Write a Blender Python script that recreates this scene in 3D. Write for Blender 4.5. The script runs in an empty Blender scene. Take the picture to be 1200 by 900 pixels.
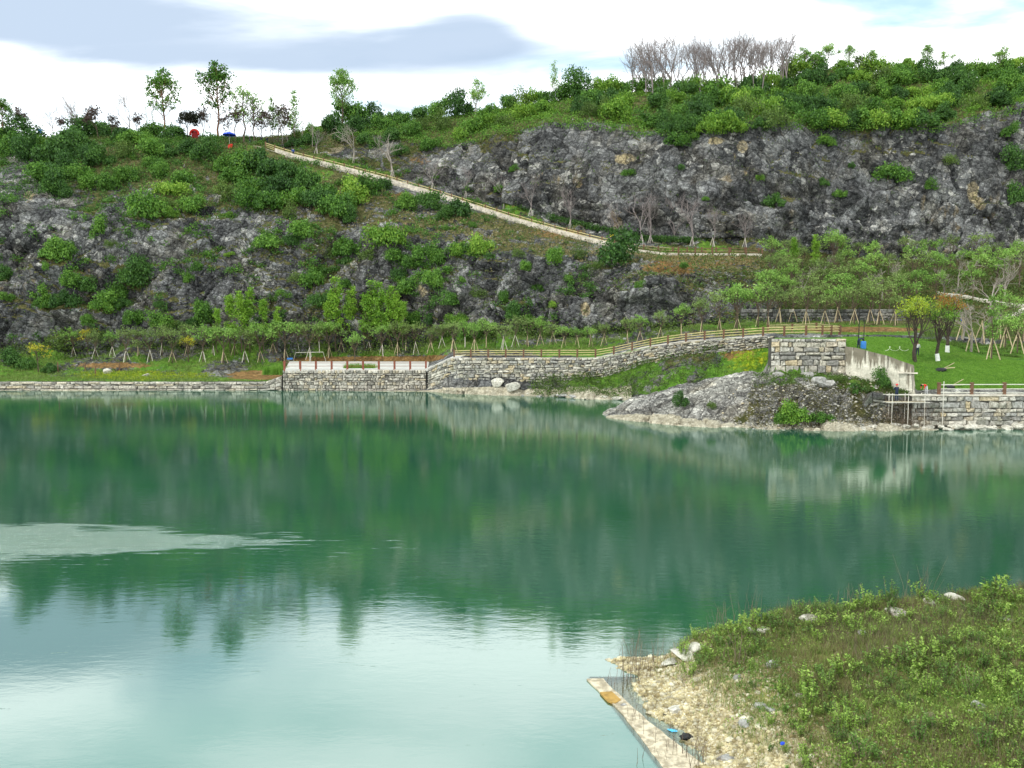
import bpy, math, random
import numpy as np
from mathutils import Vector, Matrix
from mathutils.bvhtree import BVHTree
R = math.radians
scene = bpy.context.scene
COL = scene.collection
rng = np.random.default_rng(7)
random.seed(7)

# ------------------------------------------------------------------ camera
F = 940.0; CAMZ = 10.4; PITCH = math.atan(68/940)
cp, sp = math.cos(PITCH), math.sin(PITCH)
cam_d = bpy.data.cameras.new('camera'); cam = bpy.data.objects.new('camera', cam_d)
COL.objects.link(cam); cam.location = (0, 0, CAMZ)
cam.rotation_euler = (math.pi/2-PITCH, 0, 0)
cam_d.sensor_width = 36; cam_d.lens = 36*F/1200; cam_d.clip_start = .2; cam_d.clip_end = 3000
scene.camera = cam

def ray(px, py):
    x = (px-600)/F; y = (450-py)/F
    return np.array([x, cp+y*sp, -sp+y*cp])
def at(px, py, D):
    d = ray(px, py); k = D/d[1]
    return np.array([d[0]*k, D, CAMZ+d[2]*k])
def atz(px, py, z):
    d = ray(px, py); k = (z-CAMZ)/d[2]
    return np.array([d[0]*k, d[1]*k, z])
def proj(P):
    P = np.atleast_2d(P); X, Y, Z = P[:, 0], P[:, 1], P[:, 2]-CAMZ
    dep = Y*cp - Z*sp; up = Y*sp + Z*cp
    return 600+F*X/dep, 450-F*up/dep

# ------------------------------------------------------------------ numpy noise
def _h(ix, iy, iz, s=0):
    n = (ix.astype(np.int64)*374761393 + iy.astype(np.int64)*668265263 + iz.astype(np.int64)*2147483647 + s*974634777) & 0xffffffff
    n = ((n ^ (n >> 13))*1274126177) & 0xffffffff
    n = ((n ^ (n >> 15))*2246822519) & 0xffffffff
    return ((n ^ (n >> 16)) & 0xffffff)/float(0xffffff)
def vnoise(p, s=0):
    f = np.floor(p); t = p-f; t = t*t*(3-2*t); i = f.astype(np.int64)
    r = 0
    for a in (0, 1):
        for b in (0, 1):
            for c in (0, 1):
                w = (t[:, 0] if a else 1-t[:, 0])*(t[:, 1] if b else 1-t[:, 1])*(t[:, 2] if c else 1-t[:, 2])
                r = r + w*_h(i[:, 0]+a, i[:, 1]+b, i[:, 2]+c, s)
    return r*2-1
def fbm(p, oct=4, s=0):
    r = 0; a = 1.; n = 0
    for k in range(oct):
        r = r + a*vnoise(p*(2.03**k)+k*17.3, s+k); n += a; a *= .5
    return r/n
def worley(p, s=0):
    f = np.floor(p).astype(np.int64)
    d1 = np.full(len(p), 9.); d2 = np.full(len(p), 9.); cid = np.zeros(len(p)); grad = np.zeros((len(p), 3)); dl = np.zeros((len(p), 3))
    for a in (-1, 0, 1):
        for b in (-1, 0, 1):
            for c in (-1, 0, 1):
                ix, iy, iz = f[:, 0]+a, f[:, 1]+b, f[:, 2]+c
                q = np.stack([ix+_h(ix, iy, iz, s+1), iy+_h(ix, iy, iz, s+2), iz+_h(ix, iy, iz, s+3)], 1)
                v = p-q; d = np.sqrt((v*v).sum(1)); h = _h(ix, iy, iz, s+4)
                m = d < d1
                d2 = np.where(m, d1, np.minimum(d2, d)); cid = np.where(m, h, cid)
                dl = np.where(m[:, None], v, dl); d1 = np.where(m, d, d1)
    return d1, d2, cid, dl

# ------------------------------------------------------------------ materials
def newmat(name):
    m = bpy.data.materials.new(name); m.use_nodes = True
    nt = m.node_tree; nt.nodes.clear()
    return m, nt
class NT:
    def __init__(s, nt): s.nt = nt
    def n(s, t, **kw):
        nd = s.nt.nodes.new(t)
        for k, v in kw.items():
            if k == 'ins':
                for a, b in v.items():
                    if isinstance(b, bpy.types.NodeSocket): s.nt.links.new(b, nd.inputs[a])
                    else: nd.inputs[a].default_value = b
            else: setattr(nd, k, v)
        return nd
    def link(s, a, b): s.nt.links.new(a, b)
    def noise(s, vec, scale, detail=4, rough=.55, dist=0.):
        return s.n('ShaderNodeTexNoise', ins={'Vector': vec, 'Scale': scale, 'Detail': detail, 'Roughness': rough, 'Distortion': dist}).outputs['Fac']
    def ramp(s, fac, stops, interp='LINEAR'):
        r = s.n('ShaderNodeValToRGB', ins={'Fac': fac}); cr = r.color_ramp; cr.interpolation = interp
        while len(cr.elements) < len(stops): cr.elements.new(.5)
        for e, (p, c) in zip(cr.elements, stops):
            e.position = p; e.color = (*c, 1) if len(c) == 3 else c
        return r.outputs['Color']
    def mix(s, fac, a, b, mode='MIX'):
        m = s.n('ShaderNodeMix', data_type='RGBA', blend_type=mode)
        for idx, v in ((0, fac), (6, a), (7, b)):
            if isinstance(v, bpy.types.NodeSocket): s.nt.links.new(v, m.inputs[idx])
            else: m.inputs[idx].default_value = v if not isinstance(v, tuple) else ((*v, 1) if len(v) == 3 else v)
        return m.outputs[2]
    def math(s, op, a, b=0., c=0., clamp=False):
        m = s.n('ShaderNodeMath', operation=op, use_clamp=clamp)
        for i, v in enumerate((a, b, c)):
            if isinstance(v, bpy.types.NodeSocket): s.nt.links.new(v, m.inputs[i])
            else: m.inputs[i].default_value = v
        return m.outputs[0]
    def maprange(s, v, a, b, c=0., d=1., smooth=True):
        m = s.n('ShaderNodeMapRange', interpolation_type='SMOOTHSTEP' if smooth else 'LINEAR',
                ins={'Value': v, 'From Min': a, 'From Max': b, 'To Min': c, 'To Max': d})
        return m.outputs[0]
    def out(s, sh): s.link(sh, s.n('ShaderNodeOutputMaterial').inputs['Surface'])
    def pos(s): return s.n('ShaderNodeNewGeometry').outputs['Position']
    def mapping(s, vec, scale=(1, 1, 1), rot=(0, 0, 0), loc=(0, 0, 0)):
        return s.n('ShaderNodeMapping', ins={'Vector': vec, 'Scale': scale, 'Rotation': rot, 'Location': loc}).outputs[0]
    def bsdf(s, col, rough=.85, spec=.25, bump=None, bstr=.5, bdist=.1, metal=0.):
        b = s.n('ShaderNodeBsdfPrincipled', ins={'Base Color': col if isinstance(col, bpy.types.NodeSocket) else (*col, 1), 'Roughness': rough, 'Metallic': metal})
        b.inputs['Specular IOR Level'].default_value = spec
        if bump is not None:
            bn = s.n('ShaderNodeBump', ins={'Height': bump, 'Strength': bstr, 'Distance': bdist})
            s.link(bn.outputs[0], b.inputs['Normal'])
        return b.outputs[0]

def leafmat(name, dark, mid, bright, trans=.25, objvar=.35):
    m, nt = newmat(name); t = NT(nt)
    g = t.n('ShaderNodeNewGeometry'); oi = t.n('ShaderNodeObjectInfo')
    f = t.math('ADD', t.math('MULTIPLY', g.outputs['Random Per Island'], 1-objvar), t.math('MULTIPLY', oi.outputs['Random'], objvar))
    tc = t.n('ShaderNodeTexCoord').outputs['Object']
    f = t.math('ADD', f, t.math('MULTIPLY', t.math('SUBTRACT', t.noise(tc, 2.2, 2), .5), .9), clamp=True)
    c = t.ramp(f, [(0, dark), (.5, mid), (1, bright)])
    a = t.n('ShaderNodeBsdfDiffuse', ins={'Color': c}); b = t.n('ShaderNodeBsdfTranslucent', ins={'Color': c})
    mx = t.n('ShaderNodeMixShader', ins={0: trans, 1: a.outputs[0], 2: b.outputs[0]})
    gl = t.n('ShaderNodeBsdfGlossy', ins={'Roughness': .5, 'Color': (.6, .65, .6, 1)})
    mx2 = t.n('ShaderNodeMixShader', ins={0: .03, 1: mx.outputs[0], 2: gl.outputs[0]})
    t.out(mx2.outputs[0]); return m
def plain(name, col, rough=.7, var=.25, scale=8., spec=.3, bstr=.3):
    m, nt = newmat(name); t = NT(nt)
    tc = t.n('ShaderNodeTexCoord').outputs['Object']
    n = t.noise(tc, scale, 5, .6)
    d = tuple(c*(1-var) for c in col); b = tuple(min(.9, c*(1+var)) for c in col)
    t.out(t.bsdf(t.ramp(n, [(.3, d), (.7, b)]), rough, spec, n, bstr, .02)); return m

M = {}
M['leaf_dark'] = leafmat('leaf_dark_green', (.022, .06, .014), (.05, .125, .024), (.12, .25, .04))
M['leaf_mid'] = leafmat('leaf_mid_green', (.03, .085, .014), (.085, .2, .026), (.2, .37, .05))
M['leaf_yel'] = leafmat('leaf_yellow_green', (.05, .13, .014), (.15, .3, .03), (.33, .48, .06))
M['leaf_olive'] = leafmat('leaf_olive', (.08, .13, .035), (.19, .28, .075), (.34, .46, .13))
M['leaf_pale'] = leafmat('leaf_pale_spring', (.09, .2, .035), (.21, .38, .07), (.38, .56, .13))
M['leaf_lime'] = leafmat('leaf_lime', (.16, .24, .02), (.32, .42, .03), (.5, .56, .06))
M['leaf_lime2'] = leafmat('leaf_young_green', (.09, .22, .02), (.19, .36, .035), (.33, .52, .06))
M['leaf_orange'] = leafmat('leaf_orange', (.2, .1, .02), (.36, .17, .03), (.5, .27, .06))
M['leaf_yellow'] = leafmat('leaf_yellow', (.3, .27, .02), (.55, .5, .03), (.7, .65, .08))
M['leaf_purple'] = leafmat('leaf_dull_purple', (.05, .035, .03), (.11, .075, .065), (.18, .13, .11))
M['leaf_black'] = leafmat('leaf_blackish', (.015, .02, .012), (.035, .04, .025), (.06, .06, .04))
M['dry'] = leafmat('dry_brush', (.055, .05, .018), (.13, .12, .045), (.24, .21, .09))
M['dry_green'] = leafmat('dry_green_brush', (.045, .075, .018), (.095, .16, .03), (.18, .27, .05))
M['straw'] = leafmat('straw', (.16, .13, .05), (.28, .23, .1), (.42, .36, .18))
M['fresh'] = leafmat('fresh_grass', (.07, .18, .018), (.14, .29, .03), (.24, .42, .06))
M['yflower'] = leafmat('yellow_flower_grass', (.14, .26, .02), (.3, .38, .03), (.6, .55, .05))
M['weed'] = leafmat('weed_leaf', (.1, .18, .03), (.24, .38, .06), (.46, .62, .14), .3)
M['weed_d'] = leafmat('weed_leaf_deep', (.05, .1, .02), (.12, .23, .04), (.26, .42, .09), .3)
M['twig'] = leafmat('twig_brown', (.08, .06, .04), (.17, .125, .09), (.27, .2, .14), .0)
M['near_dry'] = leafmat('near_dry_grass', (.1, .085, .035), (.22, .19, .08), (.36, .32, .16))
M['near_green'] = leafmat('near_green_grass', (.09, .13, .03), (.19, .26, .06), (.3, .4, .1))
M['bark'] = plain('bark_brown', (.11, .08, .055), .9, .4, 5)
M['bark_grey'] = plain('bark_pale_grey', (.3, .26, .22), .9, .3, 5)
M['bark_haze'] = plain('bark_grey_violet', (.24, .2, .19), .9, .3, 5)
M['bark_red'] = plain('bark_red_brown', (.2, .095, .055), .9, .3, 5)
M['bark_dark'] = plain('bark_dark', (.06, .045, .035), .9, .4, 5)
M['whitewash'] = plain('whitewash', (.75, .75, .7), .9, .1, 4)
M['pole_tan'] = plain('pole_tan_wood', (.5, .4, .25), .8, .25, 3)
M['pole_white'] = plain('pole_bleached_wood', (.62, .57, .47), .8, .2, 3)
M['post_brown'] = plain('post_brown_wood', (.16, .085, .05), .75, .3, 3)
M['post_red'] = plain('post_red_brown', (.24, .075, .045), .7, .25, 3)
M['rail_olive'] = plain('rail_bamboo', (.5, .42, .19), .7, .3, 3)
M['rail_tan'] = plain('rail_tan', (.42, .33, .18), .7, .3, 3)
M['rail_white'] = plain('rail_white', (.62, .6, .5), .6, .15, 3)
M['steel'] = plain('scaffold_pipe', (.6, .56, .48), .5, .2, 3)
M['plank'] = plain('plank', (.5, .43, .31), .8, .25, 3)
M['paving'] = plain('paving', (.52, .5, .46), .85, .12, .7)
M['path_con'] = plain('path_concrete', (.58, .52, .43), .9, .35, 1.2)
M['track'] = plain('track_gravel', (.55, .5, .42), .95, .2, .8)
M['blue'] = plain('blue_fabric', (.02, .07, .55), .6, .15, 3)
M['blue2'] = plain('blue_plastic', (.04, .2, .55), .4, .1, 3)
M['red'] = plain('red_fabric', (.65, .03, .02), .6, .15, 3)
M['helmet'] = plain('red_helmet', (.6, .03, .03), .35, .05, 3)
M['navy'] = plain('navy_cloth', (.02, .03, .06), .9, .2, 6)
M['denim'] = plain('blue_cloth', (.03, .08, .28), .9, .2, 6)
M['white_cloth'] = plain('white_cloth', (.7, .7, .7), .9, .1, 6)
M['skin'] = plain('skin', (.45, .27, .18), .6, .1, 6)
M['black'] = plain('black_plastic', (.015, .015, .015), .5, .2, 6)
M['hair'] = plain('hair', (.02, .015, .012), .7, .2, 10)
M['yellow'] = plain('yellow_paint', (.75, .55, .02), .5, .1, 4)
M['cyan'] = plain('cyan_plastic', (.1, .5, .75), .4, .1, 4)
M['hose'] = plain('pale_hose', (.65, .68, .5), .5, .1, 4)

def stonemat(name, stops, bump=.6, moss=.0):
    m, nt = newmat(name); t = NT(nt)
    g = t.n('ShaderNodeNewGeometry'); p = g.outputs['Position']
    c = t.ramp(g.outputs['Random Per Island'], stops)
    n = t.noise(p, 4., 6, .65); n2 = t.noise(p, 14., 4, .6)
    c = t.mix(t.maprange(n, .38, .62), t.mix(1., c, (.5, .49, .47), 'MULTIPLY'), c)
    c = t.mix(t.math('MULTIPLY', t.maprange(n2, .55, .7), .35), c, (.5, .48, .43))
    if moss: c = t.mix(t.math('MULTIPLY', t.maprange(t.noise(p, .8, 4), .52, .66), moss), c, (.07, .09, .03))
    t.out(t.bsdf(c, .92, .2, t.math('ADD', n, t.math('MULTIPLY', n2, .5)), bump, .06)); return m
M['stone_pale'] = stonemat('stone_pale', [(0, (.24, .22, .19)), (.25, (.46, .43, .37)), (.5, (.66, .6, .5)), (.7, (.54, .5, .44)), (.85, (.62, .52, .36)), (1, (.8, .75, .66))], .6, .15)
M['stone_grey'] = stonemat('stone_grey', [(0, (.24, .23, .21)), (.2, (.4, .38, .345)), (.4, (.62, .57, .46)), (.55, (.44, .43, .4)), (.7, (.64, .52, .33)), (.8, (.54, .51, .45)), (1, (.8, .75, .64))], .7, .3)
M['stone_dark'] = stonemat('stone_dark', [(0, (.07, .07, .068)), (.4, (.16, .16, .155)), (.8, (.26, .25, .23)), (1, (.42, .39, .33))], .7, .3)
M['boulder'] = stonemat('boulder', [(0, (.3, .29, .27)), (1, (.5, .48, .45))], .8)
M['boulder_white'] = stonemat('boulder_white', [(0, (.5, .47, .4)), (1, (.72, .68, .58))], .8)
M['rubble'] = stonemat('rubble', [(0, (.32, .25, .12)), (.25, (.5, .42, .23)), (.6, (.66, .57, .34)), (.85, (.56, .5, .36)), (1, (.82, .76, .56))], .5)
M['mortar'] = plain('mortar', (.075, .07, .06), .95, .4, 2)
M['slab'] = stonemat('slab', [(0, (.62, .53, .38)), (1, (.64, .55, .4))], .2)

# terrain material
def terrain_mat(name, rock_lo, rock_hi, dens=1., tilt=(R(12), R(-22), 0)):
    m, nt = newmat(name); t = NT(nt)
    p = t.pos()
    att = t.n('ShaderNodeAttribute', attribute_name='cover'); sep = t.n('ShaderNodeSeparateColor', ins={0: att.outputs['Color']})
    att2 = t.n('ShaderNodeAttribute', attribute_name='cover2'); sep2 = t.n('ShaderNodeSeparateColor', ins={0: att2.outputs['Color']})
    wn = t.n('ShaderNodeTexNoise', ins={'Vector': p, 'Scale': .35, 'Detail': 3.}).outputs['Color']
    pw = t.mix(.5, p, t.mix(1., p, t.mix(1., wn, (2.2, 2.2, 2.2), 'MULTIPLY'), 'ADD')); 
    pr = t.mapping(pw, (1, 1, 1.15), tilt)
    med = t.noise(t.mapping(p, (1, 1, .6)), .14, 5, .62, .6); fine = t.noise(pr, 1.3, 7, .72, .2)
    def cells(vec, sc, w_):
        e = t.n('ShaderNodeTexVoronoi', feature='DISTANCE_TO_EDGE', ins={'Vector': vec, 'Scale': sc}).outputs['Distance']
        v = t.n('ShaderNodeTexVoronoi', ins={'Vector': vec, 'Scale': sc})
        return t.maprange(e, 0., w_), t.n('ShaderNodeSeparateColor', ins={0: v.outputs['Color']}).outputs[0]
    e1, c1 = cells(t.mapping(pr, (1, 1, .55)), .24*dens, .035)
    e2, c2 = cells(t.mapping(pr, (1, 1, 1.1)), .62*dens, .07)
    bed = t.noise(t.mapping(pr, (.16, .16, 1.5)), 1., 3, .6); bed = t.maprange(t.math('ABSOLUTE', t.math('SUBTRACT', bed, .5)), .0, .02)
    vj = t.noise(t.mapping(pr, (.9, .9, .1)), 1., 4, .6); vj = t.maprange(t.math('ABSOLUTE', t.math('SUBTRACT', vj, .5)), .0, .022)
    e3, c3 = cells(t.mapping(pr, (1, 1, 1.3)), 1.7*dens, .1)
    lum = t.math('ADD', t.math('MULTIPLY', c1, .3), t.math('ADD', t.math('MULTIPLY_ADD', c3, .2, t.math('MULTIPLY', c2, .22)), t.math('MULTIPLY', fine, .6)))
    c = t.ramp(lum, [(.33, rock_lo), (.56, tuple(a*.5+b*.45 for a, b in zip(rock_lo, rock_hi))), (.74, rock_hi), (.95, tuple(x*1.7 for x in rock_hi))])
    c = t.mix(t.math('MULTIPLY', t.maprange(t.noise(p, .11, 5, .65), .48, .62), .55), c, t.mix(1., c, (1.1, 1.0, .82), 'MULTIPLY'))
    c = t.mix(t.maprange(med, .42, .6), t.mix(1., c, (.6, .6, .62), 'MULTIPLY'), c)
    sc = t.math('MULTIPLY', t.maprange(t.math('ADD', t.math('MULTIPLY', c2, .35), t.noise(pr, .8, 6, .75)), .79, .85), t.maprange(t.noise(p, .07, 4), .47, .6))
    c = t.mix(t.math('MULTIPLY', sc, .85), c, (.6, .575, .52))
    st = t.math('MULTIPLY', t.maprange(t.noise(t.mapping(p, (1, 1, .4)), .3, 4, .6), .6, .72), t.maprange(t.noise(p, .05, 2), .48, .6))
    c = t.mix(t.math('MULTIPLY', st, .7), c, (.4, .29, .14))
    tn = t.maprange(t.math('ADD', sep2.outputs[1], t.math('SUBTRACT', t.noise(p, .5, 5, .7), .5)), .45, .62)
    c = t.mix(t.math('MULTIPLY', tn, t.maprange(lum, .5, .75, .3, .9)), c, (.6, .48, .27))
    crack = t.math('MULTIPLY', t.math('MULTIPLY_ADD', e3, .35, .65), t.math('MULTIPLY', t.math('MULTIPLY_ADD', e1, .6, .4), t.math('MULTIPLY_ADD', e2, .45, .55)))
    crack = t.math('MULTIPLY', crack, t.math('MULTIPLY', t.math('MULTIPLY_ADD', bed, .5, .5), t.math('MULTIPLY_ADD', vj, .6, .4)))
    c = t.mix(crack, t.mix(1., c, (.07, .07, .072), 'MULTIPLY'), c)
    cellv = t.math('MULTIPLY_ADD', c1, .8, c2)
    # covers
    fn = t.noise(p, 1.3, 6, .7)
    def thr(s, lo=.0): return t.maprange(t.math('ADD', t.math('SUBTRACT', fn, .5), s), .42, .58)
    veg = t.ramp(t.noise(p, .9, 5, .75), [(.3, (.035, .038, .014)), (.47, (.08, .085, .025)), (.58, (.17, .145, .06)), (.72, (.1, .15, .035))])
    c = t.mix(thr(sep.outputs[0]), c, veg)
    grn = t.ramp(t.noise(p, .7, 6, .75), [(.28, (.04, .1, .014)), (.5, (.1, .225, .022)), (.68, (.18, .33, .045))])
    grn = t.mix(t.math('MULTIPLY', t.maprange(t.noise(p, .16, 4, .6), .5, .68), .5), grn, (.15, .2, .04))
    c = t.mix(thr(sep.outputs[1]), c, grn)
    soil = t.ramp(t.noise(p, 1.1, 6, .75), [(.3, (.1, .075, .03)), (.48, (.22, .13, .05)), (.56, (.3, .17, .06)), (.7, (.4, .3, .15))])
    c = t.mix(thr(sep.outputs[2]), c, soil)
    yel = t.ramp(t.noise(p, 1.5, 5, .75), [(.34, (.08, .19, .015)), (.52, (.22, .33, .02)), (.68, (.56, .5, .03))])
    c = t.mix(thr(sep2.outputs[0]), c, yel)
    pale = t.ramp(t.noise(p, 1.8, 5, .7), [(.32, (.3, .26, .18)), (.5, (.52, .46, .34)), (.68, (.72, .66, .52))])
    c = t.mix(thr(sep2.outputs[2]), c, pale)
    h = t.math('ADD', t.math('MULTIPLY', fine, .7), t.math('ADD', t.math('MULTIPLY', crack, .5), t.math('MULTIPLY', cellv, .35)))
    t.out(t.bsdf(c, .93, .15, h, .95, .5)); return m
M['terrain'] = terrain_mat('quarry_rock_and_cover', (.034, .035, .036), (.28, .278, .268))
M['terrain_pen'] = terrain_mat('shore_rock_and_cover', (.2, .19, .17), (.62, .59, .52), 1.6, (R(8), R(-18), 0))

# ------------------------------------------------------------------ object helpers
def mesh_np(name, V, Fc, mat=None, smooth=False):
    """V (n,3); Fc (m,k) int array or list of faces"""
    me = bpy.data.meshes.new(name)
    V = np.asarray(V, dtype=np.float32)
    if isinstance(Fc, np.ndarray):
        k = Fc.shape[1]; m = len(Fc)
        me.vertices.add(len(V)); me.vertices.foreach_set('co', V.ravel())
        me.loops.add(m*k); me.loops.foreach_set('vertex_index', Fc.astype(np.int32).ravel())
        me.polygons.add(m); me.polygons.foreach_set('loop_start', np.arange(0, m*k, k, dtype=np.int32))
        me.update(calc_edges=True)
    else:
        me.from_pydata(V.tolist(), [], Fc); me.update()
    if smooth: me.polygons.foreach_set('use_smooth', [True]*len(me.polygons))
    if mat: me.materials.append(mat)
    return me
def ob(name, me, parent=None, label=None, cat=None, group=None, kind=None, loc=(0, 0, 0), rz=0., sc=1.):
    o = bpy.data.objects.new(name, me); COL.objects.link(o)
    o.location = tuple(float(v) for v in loc); o.rotation_euler = (0, 0, rz)
    o.scale = (sc, sc, sc) if not isinstance(sc, (tuple, list)) else sc
    if parent: o.parent = parent
    tag(o, label, cat, group, kind); return o
def tag(o, label=None, cat=None, group=None, kind=None):
    if label: o['label'] = label
    if cat: o['category'] = cat
    if group: o['group'] = group
    if kind: o['kind'] = kind
    return o
ORD = ['leftmost', 'second', 'third', 'fourth', 'fifth', 'sixth', 'seventh', 'eighth', 'ninth', 'tenth', 'eleventh', 'twelfth', 'thirteenth', 'fourteenth', 'fifteenth', 'sixteenth', 'seventeenth', 'eighteenth', 'nineteenth', 'twentieth', 'twenty-first', 'twenty-second', 'twenty-third', 'twenty-fourth', 'twenty-fifth', 'twenty-sixth', 'twenty-seventh', 'twenty-eighth', 'twenty-ninth', 'thirtieth']
def label_row(objs, noun, where, group):
    """objs: list of (px, object, adjective)"""
    objs = sorted(objs, key=lambda a: a[0]); n = len(objs)
    for i, (px, o, adj) in enumerate(objs):
        if i == n-1 and n > 1: pos = 'rightmost'
        elif i == 0: pos = 'leftmost'
        elif i < n/2 or n > 40: pos = ORD[min(i, 29)]+' from left'
        else: pos = ORD[n-1-i]+' from right'
        a = (adj+' ') if adj else ''
        if n == 1: o['label'] = f'{a}{noun} {where}'
        else: o['label'] = f'{a}{noun}, {pos} {where}'
        o['group'] = group

class MB:
    def __init__(s): s.V = []; s.F = []; s.n = 0
    def add(s, V, Fc):
        V = np.asarray(V, float); s.V.append(V)
        s.F += [tuple(int(i)+s.n for i in f) for f in Fc]; s.n += len(V)
    def box(s, c, size, rz=0., jit=0.):
        x, y, z = np.array(size)/2.
        V = np.array([(-x, -y, -z), (x, -y, -z), (x, y, -z), (-x, y, -z), (-x, -y, z), (x, -y, z), (x, y, z), (-x, y, z)])
        if jit: V = V+rng.normal(0, jit, V.shape)
        ca, sa = math.cos(rz), math.sin(rz)
        V = np.stack([V[:, 0]*ca-V[:, 1]*sa, V[:, 0]*sa+V[:, 1]*ca, V[:, 2]], 1)+np.array(c)
        s.add(V, [(0, 3, 2, 1), (4, 5, 6, 7), (0, 1, 5, 4), (1, 2, 6, 5), (2, 3, 7, 6), (3, 0, 4, 7)])
    def tube(s, pts, rads, k=5, cap=True):
        pts = [np.array(p, float) for p in pts]; V = []; 
        up = np.array([.123, .3, .94])
        for i, p in enumerate(pts):
            d = pts[min(i+1, len(pts)-1)]-pts[max(i-1, 0)]; d = d/(np.linalg.norm(d)+1e-9)
            a = np.cross(d, up); 
            if np.linalg.norm(a) < .1: a = np.cross(d, np.array([1., 0, 0]))
            a /= np.linalg.norm(a); b = np.cross(d, a); r = rads[i] if hasattr(rads, '__len__') else rads
            for j in range(k):
                t = 2*math.pi*j/k; V.append(p+r*(a*math.cos(t)+b*math.sin(t)))
        Fc = []
        for i in range(len(pts)-1):
            for j in range(k):
                j2 = (j+1) % k; Fc.append((i*k+j, i*k+j2, (i+1)*k+j2, (i+1)*k+j))
        if cap: Fc.append(tuple(range(k))[::-1]); Fc.append(tuple((len(pts)-1)*k+j for j in range(k)))
        s.add(V, Fc)
    def mesh(s, name, mat, smooth=False):
        V = np.concatenate(s.V) if s.V else np.zeros((0, 3))
        return mesh_np(name, V, s.F, mat, smooth)

# ------------------------------------------------------------------ lofted terrain
def row_interp(row, pxs, z_mode=False):
    r = np.array([k[:3] for k in row], float)
    return np.interp(pxs, r[:, 0], r[:, 1]), np.interp(pxs, r[:, 0], r[:, 2])
def loft(rows, segs, pxs):
    """rows: list of (n,3) arrays of world points; segs subdivisions"""
    out = []; par = []
    for i in range(len(rows)-1):
        n = segs[i]
        for j in range(n):
            t = j/n; out.append(rows[i]*(1-t)+rows[i+1]*t); par.append(i+t)
    out.append(rows[-1]); par.append(len(rows)-1)
    return np.array(out), np.array(par)
def grid_faces(nr, nc):
    a = np.arange(nr*nc).reshape(nr, nc)
    return np.stack([a[:-1, :-1], a[:-1, 1:], a[1:, 1:], a[1:, :-1]], -1).reshape(-1, 4)
def grid_normals(G):
    du = np.gradient(G, axis=1); dv = np.gradient(G, axis=0)
    n = np.cross(du, dv); n /= (np.linalg.norm(n, axis=2, keepdims=True)+1e-9); return n
def rowpts(keys, pxs, smooth=5):
    py, D = row_interp(keys, pxs)
    return np.array([at(a, b, c) for a, b, c in zip(pxs, py, D)])
def smooth_cols(P, pxs, w):
    k = int(w); 
    if k < 1: return P
    ker = np.hanning(2*k+3)[1:-1]; ker /= ker.sum(); Q = P.copy()
    for c in range(3):
        Q[:, c] = np.convolve(np.pad(P[:, c], k, mode='edge'), ker, 'valid')
    # keep X exact
    Q[:, 0] = P[:, 0]; return Q
def blob(px, py, cx, cy, rx, ry):
    return np.exp(-(((px-cx)/rx)**2+((py-cy)/ry)**2))
def smst(x, a, b):
    t = np.clip((x-a)/(b-a), 0, 1); return t*t*(3-2*t)

def rock_disp(P, amp_big, amp_blk, tilt=-.35):
    c, s = math.cos(tilt), math.sin(tilt)
    Q = np.stack([P[:, 0]*c-P[:, 2]*s, P[:, 1], P[:, 0]*s+P[:, 2]*c], 1)
    big = fbm(P*np.array([.045, .045, .05]), 4, 3)
    big2 = fbm(P*np.array([.16, .16, .1]), 3, 13)
    Qw = Q + 1.2*np.stack([vnoise(Q*.25, 51), vnoise(Q*.25, 52), vnoise(Q*.25, 53)], 1)
    d1, d2, cid, dl = worley(Qw*np.array([.15, .2, .11]), 20)
    e1, e2, cid2, _ = worley(Qw*np.array([.48, .6, .5]), 30)
    g1, g2, cid3, _ = worley(Qw*np.array([1.3, 1.3, 2.4]), 40)
    blk = (cid-.5)*2.0 + dl[:, 2]*1.1 - .6*np.exp(-((d2-d1)/.07)**2)
    blk2 = (cid2-.5)*1.0 - .5*np.exp(-((e2-e1)/.08)**2)
    blk3 = (cid3-.5)*.5
    rid = 1-np.abs(fbm(P*np.array([.06, .02, .018]), 3, 83))*2
    return amp_big*(big*2.6+big2*1.3+(rid-.5)*2.2) + amp_blk*(blk*1.5+blk2*.8+blk3*.5)
def step_off(P, h, seed, tilt):
    ph = (P[:, 2]+tilt*P[:, 0]+fbm(P*np.array([.03, .03, .05]), 3, seed)*h*1.3)/h
    f = ph-np.floor(ph); s_ = smst(f, .62, .98)
    return (s_-f)*h

dense = np.arange(-70, 1271, 1.35)
PX = np.concatenate([np.arange(-900, -70, 12.), dense, np.arange(1272, 2200, 12.)])
def ext(k):   # extend the keys to far left/right
    return [(-900, k[0][1], k[0][2])]+list(k)+[(2200, k[-1][1], k[-1][2])]
R1 = ext([(0, 458, 129), (330, 458, 129), (500, 459, 127), (540, 461, 123), (600, 463.5, 120), (660, 466, 117), (700, 468.5, 113.5), (745, 468.5, 112), (785, 467, 105), (965, 466, 103), (1000, 466, 112), (1200, 466, 112)])
R2 = ext([(0, 457, 129.6), (330, 457, 129.6), (500, 456, 129.3), (520, 449, 126), (540, 445, 123.4), (600, 444, 122), (650, 443, 121), (700, 440, 119.5), (760, 426, 117), (800, 416, 114), (850, 408, 110.5), (900, 401, 107), (960, 398, 104), (1000, 397, 112), (1200, 410, 112)])
R3 = ext([(0, 447.5, 130.4), (328, 447.5, 130.4), (334, 433.5, 130.4), (500, 433, 130.1), (527, 420, 125.2), (540, 419.5, 124.4), (600, 419.5, 123), (650, 419.5, 122), (700, 419.5, 120.5), (730, 414, 119.5), (760, 407, 118), (800, 401, 115), (850, 397, 111.5), (900, 394, 108), (960, 393, 105), (1000, 392, 113), (1200, 400, 113)])
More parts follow.
